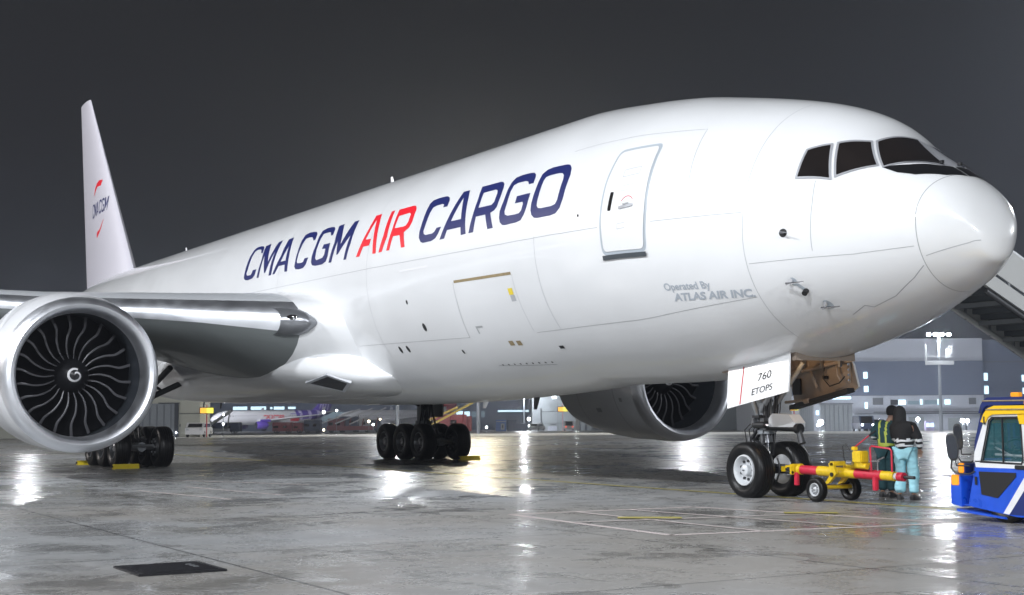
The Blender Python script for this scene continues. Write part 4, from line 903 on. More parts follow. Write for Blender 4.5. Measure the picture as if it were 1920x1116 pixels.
h.ring(R, 0); h.build('hood', M['black_cloth'], bA)
pB = {'pelvis': LP(0, 0, .93), 'waist': LP(.01, 0, 1.08), 'chest': LP(.03, -.02, 1.30), 'neckb': LP(.06, -.04, 1.45), 'neck': LP(.08, -.05, 1.50), 'head': LP(.12, -.07, 1.62), 'face': (.9, -.3, -.35),
      'larm': [LP(.02, .19, 1.37), LP(.0, .33, 1.14), LP(.20, .20, 1.12), (.8, -.5, 0)], 'rarm': [LP(.03, -.19, 1.37), LP(.08, -.25, 1.12), LP(.28, -.12, 1.10), (.8, .5, 0)],
      'lleg': [LP(0, .09, .88), LP(.03, .10, .50), LP(-.02, .10, .09), LP(.12, .13, .04)], 'rleg': [LP(0, -.09, .88), LP(.03, -.10, .50), LP(-.02, -.11, .09), LP(.12, -.13, .04)]}
def strB(c):
    z, y = c[2], c[1]
    if z < 1.02 and z > .955: return 1
    if .055 < abs(y) < .10 and z > 1.0: return 1
    if 1.12 < z < 1.15 and abs(y) > .24: return 2
    return 0
bB, NB = person('person in dark teal overalls with yellow braces and a black cap', (-4.42, 1.66, 0), math.atan2(.8, -.1), pB, ([M['teal_cloth'], M['hi_vis'], M['reflective']], strB), M['teal_cloth'], 1.01)
h = MB(); hc = Vector(pB['head']); R = []
for dz, r in ((-.06, .098), (.0, .112), (.06, .108), (.10, .085), (.125, .045), (.13, .005)):
    R.append([hc+Vector((-.015+r*math.cos(a), r*.95*math.sin(a), dz)) for a in np.linspace(0, 2*PI, 19)[:-1]])
h.ring(R, 0); h.prism([(.06, -.085), (.15, -.06), (.17, 0), (.15, .06), (.06, .085)], 0, .012, 'xy', 0)
n0 = len(h.v)-20
for i in range(n0, len(h.v)): h.v[i] = (h.v[i][0]+hc.x, h.v[i][1]+hc.y, h.v[i][2]+hc.z+.0)
h.build('cap', M['black_cloth'], bB)

# ------------------------------------------------------------------ air stairs at the left front door
mk('stair_white', (.62, .63, .62), .45, var=.08, vscale=2); mk('stair_grey', (.30, .32, .34), .5, var=.1); mk('stair_tread', (.16, .18, .20), .5)
st = thing('boarding_stairs', 'white mobile boarding stairs rising to the far side of the jet behind its nose', 'boarding stairs', (-6.65, 12, 0))
SY = -12.0  # local y = world Y - 12
y0, z0, slope = 6.0, 4.72, -.46
def sz(y): return z0+slope*(y-y0)
L_ = 16.2-y0
for sx_ in (-.80, .80):
    b = MB()
    b.prism([(y0+SY-.2, z0+1.05), (16.0+SY, sz(16.0)+1.05), (16.0+SY, sz(16.0)+.30), (y0+SY-.2, z0+.30)], sx_-.02, sx_+.02, 'yz', 0)
    b.prism([(y0+SY-.2, z0+.20), (16.2+SY, sz(16.2)+.20), (16.2+SY, sz(16.2)-.14), (y0+SY-.2, z0-.14)], sx_-.05, sx_+.05, 'yz', 0)
    b.build('side_guard', [M['stair_white']], st)
    b = MB(); b.tube([(sx_, y0+SY-.3, z0+1.12), (sx_, 16.1+SY, sz(16.1)+1.12)], .035, 0, 8)
    for k in range(11): b.tube([(sx_, y0+SY+k, sz(y0+k)+.15), (sx_, y0+SY+k, sz(y0+k)+1.1)], .02, 0, 6)
    b.build('handrail', [M['rim_white']], st)
    b = MB(); b.tube([(sx_*.92, y0+SY+.3, z0-.42), (sx_*.92, 16.0+SY, sz(16.0)-.28)], .07, 0, 6); b.build('truss_beam', [M['stair_white'] if sx_ < 0 else M['dark_metal']], st)
b = MB(); n = 38
for k in range(n):
    y = y0+.1+k*.265; z = sz(y); b.box((0, y+SY, z-.03), (1.5, .28, .03), 0); b.box((0, y+SY+.13, z-.09), (1.5, .02, .12), 0)
    if k % 3 == 0: b.box((0, y+SY, z-.26), (1.5, .05, .10), 1)
for k in range(12): b.tube([(-.74, y0+SY+.5+k*.8, sz(y0+.5+k*.8)-.36), (-.74, y0+SY+.5+k*.8, sz(y0+.5+k*.8)-.05)], .035, 1, 6)
b.build('step', [M['stair_tread'], M['stair_grey']], st)
b = MB(); b.box((0, 4.6+SY, z0-.06), (1.7, 2.9, .10), 0); 
for s in (-.84, .84): b.box((s, 4.6+SY, z0+.5), (.03, 2.6, 1.05), 1)
b.build('platform', [M['stair_grey'], M['stair_white']], st)
b = MB(); b.box((0, 14.2+SY, .62), (2.0, 5.2, .35), 0, None, .05); b.box((0, 17.4+SY, 1.0), (2.0, 1.5, 1.2), 1, None, .12); b.box((0, 17.6+SY, 1.85), (1.8, 1.1, .6), 2, None, .12)
for s in (-.6, .6): b.tube([(s, 11.2+SY, .8), (s, 9.9+SY, sz(9.9)-.3)], .08, 0, 8); b.tube([(s, 12.6+SY, .8), (s, 12.2+SY, sz(12.2)-.3)], .08, 0, 8)
b.build('chassis', [M['stair_grey'], M['stair_white'], M['cockpit_glass']], st)
for y in (12.6, 17.0):
    for s in (-.85, .85): tyre_mb((0, 0, 0), .42, .26, 1, 24).build('tyre', M['tyre'], st, (s, y+SY, .42), (0, 0, PI/2))
# ------------------------------------------------------------------ the apron and what stands beyond it
Ft = Vector((_F.x, _F.y, 0)); RH = _R0.copy()
Vd = Vector((-.8621, .5069, 0)).normalized(); Ud = Vector((.5069, .8621, 0)).normalized(); V0 = 69.0; SL = .009
def gz(P): return -max(0.0, (P.x*Vd.x+P.y*Vd.y)-V0)*SL
def at(px, D):                       # the ground point D metres away in the direction seen at photo column px
    P = CAM+Ft*(D/math.cos(PITCH))*math.cos(PITCH)+RH*((px-960)/FPX*D); P.z = 0; P.z = gz(P); return P
def hz(px): return 783.0-.00664*px
def zat(px, py, D): return CAM.z+(hz(px)-py)/FPX*D
AZ = math.atan2(Ud.y, Ud.x)          # facades run along Ud
def ground_mat():
    m = bpy.data.materials.new('wet_concrete'); m.use_nodes = True; n = m.node_tree; L = n.links; b = n.nodes['Principled BSDF']
    N = lambda t, **k: [setattr(x, a, v) for x in [n.nodes.new(t)] for a, v in k.items()] and n.nodes[-1] or n.nodes[-1]
    tc = n.nodes.new('ShaderNodeTexCoord')
    def noise(scale, det=5, rough=.55, vec=None, dist=0):
        z = n.nodes.new('ShaderNodeTexNoise'); z.inputs['Scale'].default_value = scale; z.inputs['Detail'].default_value = det; z.inputs['Roughness'].default_value = rough; z.inputs['Distortion'].default_value = dist
        L.new(vec or tc.outputs['Object'], z.inputs['Vector']); return z.outputs['Fac']
    def mr(i, a, b_, c, d):
        x = n.nodes.new('ShaderNodeMapRange'); x.interpolation_type = 'SMOOTHSTEP'
        for k, v in zip(('From Min', 'From Max', 'To Min', 'To Max'), (a, b_, c, d)): x.inputs[k].default_value = v
        L.new(i, x.inputs['Value']); return x.outputs['Result']
    def mth(op, a, b_=None, c=None):
        x = n.nodes.new('ShaderNodeMath'); x.operation = op
        for i, v in enumerate((a, b_, c)):
            if v is None: continue
            if isinstance(v, (int, float)): x.inputs[i].default_value = v
            else: L.new(v, x.inputs[i])
        return x.outputs[0]
    def mix(f, A, B):
        x = n.nodes.new('ShaderNodeMix'); x.data_type = 'RGBA'
        for k, v in (('Factor', f), ('A', A), ('B', B)):
            if isinstance(v, tuple): x.inputs[k].default_value = (*v, 1)
            elif isinstance(v, float): x.inputs[k].default_value = v
            else: L.new(v, x.inputs[k])
        return x.outputs['Result']
    sp = n.nodes.new('ShaderNodeSeparateXYZ'); L.new(tc.outputs['Object'], sp.inputs[0])
    # slab joints every 5.5 m
    def joint(ax, off, w):
        f = mth('FRACT', mth('DIVIDE', mth('ADD', sp.outputs[ax], off), 5.5)); d = mth('MINIMUM', f, mth('SUBTRACT', 1.0, f)); return mth('LESS_THAN', mth('MULTIPLY', d, 5.5), w)
    jt = mth('MAXIMUM', joint('X', 1.0+55, .02), joint('Y', 13.1+55, .02))
    # tone of each slab
    cx = mth('FLOOR', mth('DIVIDE', mth('ADD', sp.outputs['X'], 56.0), 5.5)); cy = mth('FLOOR', mth('DIVIDE', mth('ADD', sp.outputs['Y'], 68.1), 5.5))
    wn = n.nodes.new('ShaderNodeTexWhiteNoise'); wn.noise_dimensions = '2D'; cb = n.nodes.new('ShaderNodeCombineXYZ'); L.new(cx, cb.inputs[0]); L.new(cy, cb.inputs[1]); L.new(cb.outputs[0], wn.inputs['Vector'])
    big = noise(.22, 7, .62, None, 1.0); med = noise(.9, 6, .6); fine = noise(14, 4); grit = noise(120, 3)
    pud = mr(mth('ADD', big, mth('MULTIPLY', mth('SUBTRACT', med, .5), .25)), .47, .62, 0, 1)      # 1 where a film of water stands
    base = mix(mr(med, .3, .7, 0, 1), (.33, .34, .35), (.44, .45, .46))
    base = mix(mth('MULTIPLY', mr(noise(.07, 5, .6), .42, .62, 0, 1), .7), base, (.30, .265, .22))
    base = mix(mth('MULTIPLY', wn.outputs['Value'], .30), base, (.22, .22, .21))
    base = mix(mth('MULTIPLY', mr(grit, .3, .7, 0, 1), .15), base, (.10, .10, .095))
    base = mix(mth('MULTIPLY', pud, .4), base, (.19, .185, .172))
    mp = n.nodes.new('ShaderNodeMapping'); mp.inputs['Scale'].default_value = (.10, 2.2, 1); mp.inputs['Rotation'].default_value = (0, 0, .12); L.new(tc.outputs['Object'], mp.inputs['Vector'])
    trk = mr(noise(1.0, 4, .6, mp.outputs['Vector']), .60, .72, 0, .45); base = mix(trk, base, (.10, .10, .098))
    spt = mr(noise(.55, 8, .7, None, 2.0), .66, .74, 0, .5); base = mix(spt, base, (.09, .085, .08))
    crk = n.nodes.new('ShaderNodeTexVoronoi'); crk.feature = 'DISTANCE_TO_EDGE'; crk.inputs['Scale'].default_value = .085
    wv = n.nodes.new('ShaderNodeVectorMath'); wv.operation = 'ADD'; nz = n.nodes.new('ShaderNodeTexNoise'); nz.inputs['Scale'].default_value = .8; nz.inputs['Detail'].default_value = 5; L.new(tc.outputs['Object'], nz.inputs['Vector'])
    L.new(tc.outputs['Object'], wv.inputs[0]); L.new(nz.outputs['Color'], wv.inputs[1]); L.new(wv.outputs[0], crk.inputs['Vector'])
    base = mix(mth('MULTIPLY', mth('LESS_THAN', crk.outputs['Distance'], .0011), .6), base, (.04, .04, .04))
    base = mix(mth('MULTIPLY', jt, .85), base, (.02, .02, .02))
    L.new(base, b.inputs['Base Color'])
    r = mth('ADD', mth('MULTIPLY', mth('SUBTRACT', 1.0, pud), .17), mth('MULTIPLY', fine, .10)); r = mth('ADD', mth('ADD', r, .05), mth('MULTIPLY', mr(noise(1.3, 7, .65, None, .8), .44, .56, 0, 1), .17)); L.new(r, b.inputs['Roughness'])
    b.inputs['Specular IOR Level'].default_value = .75
    # ripples on the water film and the texture of the slabs
    w1 = noise(1.6, 3, .5); w2 = noise(9, 3, .5)
    h = mth('ADD', mth('MULTIPLY', w1, .020), mth('MULTIPLY', w2, .0042)); h = mth('ADD', h, mth('MULTIPLY', mth('MULTIPLY', grit, mth('SUBTRACT', 1.0, pud)), .0003)); h = mth('SUBTRACT', h, mth('MULTIPLY', jt, .006))
    bp = n.nodes.new('ShaderNodeBump'); bp.inputs['Strength'].default_value = .55; bp.inputs['Distance'].default_value = 1; L.new(h, bp.inputs['Height']); L.new(bp.outputs['Normal'], b.inputs['Normal'])
    return m
gm = ground_mat()
g = MB(); us = [-1500, -300, 0, 300, 1500]; vs_ = [-1500, -300, 0, V0, V0+300, V0+1200]
def UV(u, v): return (Ud.x*u+Vd.x*v, Ud.y*u+Vd.y*v, -max(0, v-V0)*SL)
P = [UV(u, v) for v in vs_ for u in us]; g.add(P, [(i*5+j, i*5+j+1, (i+1)*5+j+1, (i+1)*5+j) for i in range(len(vs_)-1) for j in range(4)])
tag(g.build('apron', gm), 'wet grey concrete apron with slab joints and puddles', None, None, 'structure')
mk('painted_glare', (.75, .75, .74), .5, var=.08, vscale=.3)  # far apron strip, floodlight glare painted in as a pale colour
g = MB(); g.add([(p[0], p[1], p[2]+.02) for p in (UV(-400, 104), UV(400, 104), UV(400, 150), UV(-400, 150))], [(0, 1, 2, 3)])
tag(g.build('painted_glare_strip', M['painted_glare']), 'far apron strip with floodlight glare painted in, running across behind the jet', None, None, 'structure')
# painted markings of the nose gear box
mk('paint_white', (.66, .58, .56), .45, var=.4, vscale=5); mk('paint_yellow', (.48, .42, .10), .45, var=.3, vscale=5)
g = MB()
def strip(a, b_, w, m=0, z=.004):
    a = Vector((*a, z)); b_ = Vector((*b_, z)); d = (b_-a).normalized(); s = Vector((-d.y, d.x, 0))*w/2; g.add([a-s, b_-s, b_+s, a+s], [(0, 1, 2, 3)], m)
def boxline(c, w, m=0, z=.004):
    for i in range(4): strip(c[i], c[(i+1) % 4], w, m, z)
A_, B_, C_, D_ = (-4.63, -6.64), (.05, -6.88), (.75, -2.19), (-4.34, -3.1)
boxline([A_, B_, C_, D_], .15)
def lerp2(p, q, f): return (p[0]+(q[0]-p[0])*f, p[1]+(q[1]-p[1])*f)
strip(lerp2(A_, D_, .33), lerp2(B_, C_, .30), .10, 0, .008); strip(lerp2(A_, D_, .62), lerp2(B_, C_, .66), .10, 0, .008); strip(lerp2(A_, B_, .45), lerp2(D_, C_, .5), .09, 0, .012)
strip((-2.9, -5.7), (-2.3, -4.9), .35, 1, .016); strip((-2.2, -2.9), (-1.7, -2.2), .3, 1, .016)
tag(g.build('ground_marking', [M['paint_white'], M['paint_yellow']]), 'faded pinkish white painted box with crossing lines on the wet concrete', None, None, 'structure')
g = MB()
strip((-16, -9.6), (-11.5, -9.0), .10); strip((-17, -8.2), (-12.2, -7.6), .10); strip((-25, -9.5), (-16, -5.5), .12, 0, .008); strip((-45, 0), (0, 0), .15, 1, .008)
tag(g.build('ground_marking', [M['paint_white'], M['paint_yellow']]), 'thin faded guide lines under the jet', None, None, 'structure')
# drain cover
mk('cast_iron', (.018, .018, .022), .38, metal=.4, bump=.4, bscale=25)
d = MB(); d.box((0, 0, .012), (1.0, .95, .024), 0, None, .006)
for k in range(9): d.box((-.4+k*.1, 0, .027), (.04, .8, .01), 0)
for s in (-.25, 0, .25): d.box((s*.5, .25, .032), (.07, .05, .01), 1)
o = d.build('drain_cover', [M['cast_iron'], M['steel']]); o.location = (.42, -13.85, 0); tag(o, 'dark rectangular iron drain cover set in the foreground slabs', 'drain cover')

# ------------------------------------------------------------------ background helpers
mk('bg_wall_cream', (.42, .42, .36), .8, var=.06, vscale=.3); mk('bg_wall_grey', (.27, .30, .32), .8, var=.06, vscale=.2); mk('bg_wall_blue', (.12, .145, .21), .8, var=.08, vscale=.1)
mk('bg_wall_pale', (.42, .45, .52), .8, var=.05, vscale=.2); mk('bg_dark', (.03, .035, .045), .7); mk('bg_door', (.20, .22, .24), .6, var=.1); mk('bg_seam', (.12, .13, .15), .7)
mk('lit_window', (.6, .8, .9), .4, emit=(.62, .86, 1.0), es=1.6); mk('dim_window', (.1, .13, .16), .2, emit=(.35, .5, .6), es=.35); mk('lit_yellow', (.9, .8, .1), .5, emit=(.95, .85, .08), es=1.1); mk('lit_orange', (.9, .5, .05), .5, emit=(1, .5, .04), es=1.0)
mk('flood_white', (1, 1, 1), .5, emit=(.93, .97, 1.0), es=60); mk('small_lamp', (1, 1, 1), .5, emit=(.9, .95, 1.0), es=14); mk('warm_lamp', (1, 1, 1), .5, emit=(1, .85, .6), es=10)
mk('pole_grey', (.30, .33, .38), .5); mk('board_white', (.4, .42, .44), .5); mk('red_lamp', (1, .1, .05), .4, emit=(1, .12, .06), es=2.5)
def facade(name, label, cat, px0, px1, D0, D1, zt, depth, mw, feats, z_base=None):
    # a building whose front runs from column px0 at distance D0 to px1 at D1; features are (u0,u1,z0,z1,material,name,proud) with u in 0..1
    a, c = at(px0, D0), at(px1, D1); zb = min(a.z, c.z)-.5; o = thing(name, label, cat, (a.x, a.y, 0)); U_ = Vector((c.x-a.x, c.y-a.y, 0)); L0 = U_.length; U_.normalize(); Nn = Vector((-U_.y, U_.x, 0))
    if Nn.dot(Ft) < 0: Nn = -Nn
    def Q(u, d, z): q = U_*(u*L0)+Nn*d; return (q.x, q.y, z)
    b = MB(); vs = [Q(u, d, z) for z in (zb, zt) for u, d in ((0, 0), (1, 0), (1, depth), (0, depth))]
    b.add(vs, [(0, 1, 5, 4), (1, 2, 6, 5), (2, 3, 7, 6), (3, 0, 4, 7), (4, 5, 6, 7)], 0); b.build('wall', M[mw], o)
    for (u0, u1, z0, z1, mt, nm, pr) in feats:
        b = MB(); vs = [Q(u, d, z) for z in (z0, z1) for u, d in ((u0, -pr), (u1, -pr), (u1, .02), (u0, .02))]
        b.add(vs, [(0, 1, 5, 4), (1, 2, 6, 5), (2, 3, 7, 6), (3, 0, 4, 7), (4, 5, 6, 7), (0, 3, 2, 1)], 0)
        if nm == 'hangar_door':
            k = 7
            for i in range(1, k):
                u = u0+(u1-u0)*i/k; e_ = (u1-u0)*.012
                vs = [Q(uu, d, z) for z in (z0, z1-.1) for uu, d in ((u-e_, -pr-.06), (u+e_, -pr-.06), (u+e_, .0), (u-e_, .0))]; b.add(vs, [(0, 1, 5, 4), (1, 2, 6, 5), (3, 0, 4, 7)], 1)
            b.build(nm, [M[mt], M['bg_seam']], o)
        else: b.build(nm, M[mt], o)
    return o
def fu(px, px0, px1): return (px-px0)/(px1-px0)
# 1: cream hangar at the left
X0, X1, Dd = -300, 377, 142
f = lambda p: fu(p, X0, X1); z = lambda y, p=330: zat(p, y, Dd)
facade('hangar', 'cream walled hangar with a grey door behind the near engine', 'hangar', X0, X1, Dd-6, Dd, 9.5, 30, 'bg_wall_cream', [
    (f(240), f(335), z(824), z(757), 'bg_door', 'hangar_door', .15), (f(328), f(336), z(822), z(757), 'bg_dark', 'door_frame', .2), (f(297), f(338), z(757), z(755.4), 'bg_dark', 'door_frame', .3), (f(352), f(354), z(806), z(801), 'bg_dark', 'window', .05), (f(338), f(340), z(800), z(795), 'bg_dark', 'vent', .05),
    (f(338), f(376.5), z(776.3), z(775.4), 'bg_dark', 'cable_tray', .12), (f(331), f(332.5), z(812), z(810), 'flood_white', 'door_lamp', .3)])
# 2: far dark hangars
D2 = 450; X0, X1 = 340, 996
f = lambda p: fu(p, X0, X1); z = lambda y, p=600: zat(p, y, D2)
F2 = [(f(443), f(470), z(768), z(762), 'lit_window', 'window', .1), (f(477), f(506), z(768), z(762), 'lit_window', 'window', .1), (f(514), f(518), z(767), z(763), 'lit_window', 'window', .1), (f(521), f(541), z(768), z(762.5), 'lit_window', 'window', .1), (f(548), f(562), z(767), z(763), 'lit_window', 'window', .1),
      (f(612), f(700), z(790), z(773), 'dim_window', 'window', .1), (f(440), f(452), z(778), z(774), 'dim_window', 'window', .1), (f(860), f(872), z(784), z(773), 'lit_window', 'window', .1), (f(874), f(884), z(784), z(774), 'lit_window', 'window', .1), (f(888), f(896), z(784), z(774), 'dim_window', 'window', .1),
      (f(898), f(901), z(784), z(773), 'lit_window', 'window', .1), (f(905), f(911), z(784), z(773), 'dim_window', 'window', .1), (f(935), f(990), z(775), z(772), 'lit_window', 'window', .1)]
facade('hangar', 'long dark hangar far behind the jet with a strip of lit windows', 'hangar', X0, X1, D2, D2-20, z(750, 700), 60, 'bg_wall_blue', F2)
for i, (pa_, pb_, py, yy) in enumerate(((872, 893, 738, 'left'), (932, 952, 741, 'right'))):
    facade('roof_plant', 'dark raised roof block on the far hangar, %s of the two' % yy, 'roof block', pa_, pb_, 480, 480, zat(pa_, py, 480), 12, 'bg_wall_blue', [])
# 3: concrete building in the middle
D3 = 290; X0, X1 = 996, 1108
f = lambda p: fu(p, X0, X1); z = lambda y, p=1050: zat(p, y, D3)
facade('terminal_block', 'plain grey concrete block with a yellow sign between the main gear and the far engine', 'building', X0, X1, D3, D3, 10, 25, 'bg_wall_grey', [
    (f(1002), f(1007), z(749), z(741), 'bg_dark', 'window', .05), (f(1034), f(1041), z(747), z(743.5), 'small_lamp', 'wall_lamp', .2), (f(1014), f(1078), z(772), z(771.2), 'bg_dark', 'cable_tray', .1), (f(1043.6), f(1044.2), z(812), z(735), 'bg_seam', 'wall_joint', .03),
    (f(996), f(1090), z(794), z(793.3), 'bg_seam', 'wall_joint', .04), (f(1030), f(1040), z(796.5), z(795), 'bg_dark', 'vent', .06), (f(1025), f(1042), z(812), z(799), 'bg_wall_pale', 'roller_door', .05), (f(1094), f(1098), z(812), z(794), 'bg_dark', 'door', .05), (f(1078), f(1079), z(772), z(768), 'small_lamp', 'wall_lamp', .2)])
X0, X1 = 1108, 1480; f = lambda p: fu(p, X0, X1); z = lambda y, p=1400: zat(p, y, 300)
facade('terminal_block', 'grey service building seen between the far engine and the nose gear', 'building', X0, X1, 300, 300, z(715), 25, 'bg_wall_grey', [
    (f(1385), f(1410), z(806), z(776), 'bg_wall_pale', 'roller_door', .08), (f(1388), f(1412), z(772), z(770), 'bg_dark', 'canopy', .5), (f(1420), f(1440), z(790), z(778), 'dim_window', 'window', .05)])
# 4: big hangar at the right
D4 = 182; X0, X1 = 1480, 1838
f = lambda p: fu(p, X0, X1); z = lambda y, p=1700: zat(p, y, D4)
F4 = [(f(1480), f(1838), z(742), z(741.2), 'bg_seam', 'wall_joint', .15), (f(1480), f(1838), z(741.2), z(678), 'bg_wall_blue', 'cladding', .3),
      (f(1533), f(1592), z(812), z(757), 'bg_door', 'hangar_door', .1), (f(1494), f(1520), z(812), z(757), 'bg_door', 'hangar_door', .1), (f(1530), f(1594), z(757), z(755.8), 'bg_dark', 'door_frame', .25),
      (f(1555), f(1590), z(748), z(743.5), 'lit_window', 'window', .1), (f(1616), f(1621), z(766), z(754.5), 'lit_window', 'window', .12), (f(1524.5), f(1530), z(777), z(769), 'lit_window', 'window', .12),
      (f(1613.5), f(1621), z(710), z(698), 'lit_window', 'window', .4), (f(1614), f(1622), z(735), z(724), 'lit_window', 'window', .4),
      (f(1631), f(1650), z(759), z(746), 'bg_seam', 'vent', .1), (f(1810), f(1823), z(759), z(747), 'bg_seam', 'vent', .1),
      (f(1664), f(1678), z(759), z(750), 'bg_dark', 'window', .1), (f(1678), f(1692), z(759), z(750), 'lit_window', 'window', .1), (f(1696), f(1718), z(759), z(752), 'dim_window', 'window', .1), (f(1719), f(1723), z(759), z(749.5), 'lit_window', 'window', .1), (f(1727), f(1751), z(759), z(751), 'dim_window', 'window', .1), (f(1751), f(1755), z(759), z(749.5), 'lit_window', 'window', .1), (f(1765), f(1775), z(759), z(750), 'lit_window', 'window', .1),
      (f(1596), f(1838), z(776.5), z(775), 'bg_dark', 'canopy', 2.2), (f(1632), f(1830), z(773.5), z(772), 'bg_seam', 'wall_joint', .1),
      (f(1640), f(1662), z(812), z(796), 'bg_door', 'roller_door', .06), (f(1697), f(1725), z(812), z(782), 'bg_wall_grey', 'roller_door', .06), (f(1770), f(1800), z(812), z(784), 'bg_wall_grey', 'roller_door', .06), (f(1802), f(1806), z(812), z(794), 'bg_dark', 'door', .06)]
facade('hangar', 'large pale hangar with dark blue upper cladding behind the two people', 'hangar', X0, X1, D4, D4, z(636), 45, 'bg_wall_pale', F4)
X0, X1 = 1838, 2500; f = lambda p: fu(p, X0, X1); z = lambda y, p=1850: zat(p, y, D4)
facade('hangar', 'dark blue hangar wing at the far right with pairs of lit windows', 'hangar', X0, X1, D4+.5, D4+.5, z(638), 45, 'bg_wall_blue', [
    (f(1838.5), f(1846), z(714), z(700), 'lit_window', 'window', .1), (f(1838.5), f(1847), z(739), z(724), 'lit_window', 'window', .1), (f(1910), f(1917), z(716), z(704), 'lit_window', 'window', .1), (f(1911), f(1916), z(739), z(728), 'lit_window', 'window', .1), (f(1838.5), f(2500), z(680), z(678), 'bg_seam', 'wall_joint', .1)])
# yellow stand signs
def stand_sign(label, px, py, D, w=1.0, h=.5, right=True):
    P = at(px, D); T = thing('stand_sign', label, 'sign', (P.x, P.y, 0), AZ, 'lit yellow stand signs'); z_ = zat(px, py, D)
    b = MB(); b.box((0, 0, z_), (w, .18, h), 0, None, .03); b.box((-w*.22, -.1, z_), (w*.44, .03, h*.8), 2); b.box((w*.24, -.1, z_), (w*.46, .03, h*.8), 1); b.build('sign_box', [M['bg_dark'], M['lit_yellow'], M['lit_orange']], T)
    b = MB(); b.tube([(0, .06, P.z), (0, .06, z_+h*.9)], .05, 0, 8); b.build('post', [M['tow_red']], T)
stand_sign('lit yellow and orange stand sign on a thin post beside the cream hangar', 390, 770, 138, 1.4, .64)
stand_sign('lit yellow stand sign in front of the grey concrete block', 1053, 767.5, 284, 2.1, 1.1)
stand_sign('small lit yellow stand sign just right of the nose gear', 1484, 766, 178, 1.1, .62)

# light masts
def mast(label, px, ytop, D, heads, emis, power, board=False, z1=None):
    P = at(px, D); zt = zat(px, ytop, D); T = thing('light_mast', label, 'light mast', (P.x, P.y, P.z), AZ, 'apron light masts'); h = zt-P.z
    b = MB(); b.tube([(0, 0, 0), (0, 0, h*.6), (0, 0, h)], [.22, .16, .12], 0, 12); b.build('pole', [M['pole_grey']], T)
    if heads:
        b = MB(); b.box((0, 0, h), (2.4, .12, .1), 0)
        for k in range(heads):
            x = (k-(heads-1)/2)*(2.2/max(1, heads-1)); b.box((x, -.12, h-.02), (.34, .25, .26), 1, Matrix.Rotation(math.radians(-35), 3, 'X'), .03)
        b.build('lamp_head', [M['pole_grey'], M['flood_white']], T)
        lamp('mast_light', 'POINT', (0, -.35, h-.45), power, COOL if emis != 'w' else (1, .90, .66), None, .45, None, T)
    if board:
        b = MB(); b.box((0, -.15, h-3.1), (3.1, .08, .45), 0); b.box((0, -.15, h-2.4), (3.0, .06, .1), 0)
        for x, w_, z_, hh in ((-1.45, .15, h-2.0, 1.9), (.95, .55, h-2.1, 1.0), (1.35, .15, h-1.7, .9), (1.25, .4, h-1.35, .15)): b.box((x, -.15, z_), (w_, .08, hh), 0)
        b.build('service_platform', [M['board_white']], T)
    return T
mast('tall light mast with a bright floodlight and white platform above the two people', 1757, 628, 155, 4, 'c', 4500, True)
mast('light mast with a bright lamp seen under the belly left of the grey block', 981, 734, 285, 3, 'c', 9000)
mast('short dark pole in front of the grey concrete block, beside the white car', 1013, 766, 278, 0, 'c', 0)
mast('short dark pole beside the far engine and the white tank', 1085, 776, 278, 0, 'c', 0)
# masts that stand farther round the apron, behind the jet
for i, (px, D, zt, pw_, c, lb) in enumerate(((896, 175, 24, 19000, 'w', 'tall mast with warm floodlights hidden behind the fuselage'), (745, 170, 15, 10000, 'c', 'mast with cool floodlights hidden behind the forward hull'), (60, 150, 11, 4200, 'c', 'mast with cool floodlights hidden behind the near engine'), (300, 330, 18, 15000, 'c', 'mast hidden behind the cream hangar that lights the airliner stands'), (1290, 160, 16, 6000, 'c', 'mast behind the forward fuselage above the far engine'))):
    mast(lb, px, hz(px)-(zt-CAM.z)/D*FPX, D, 5, c, pw_)

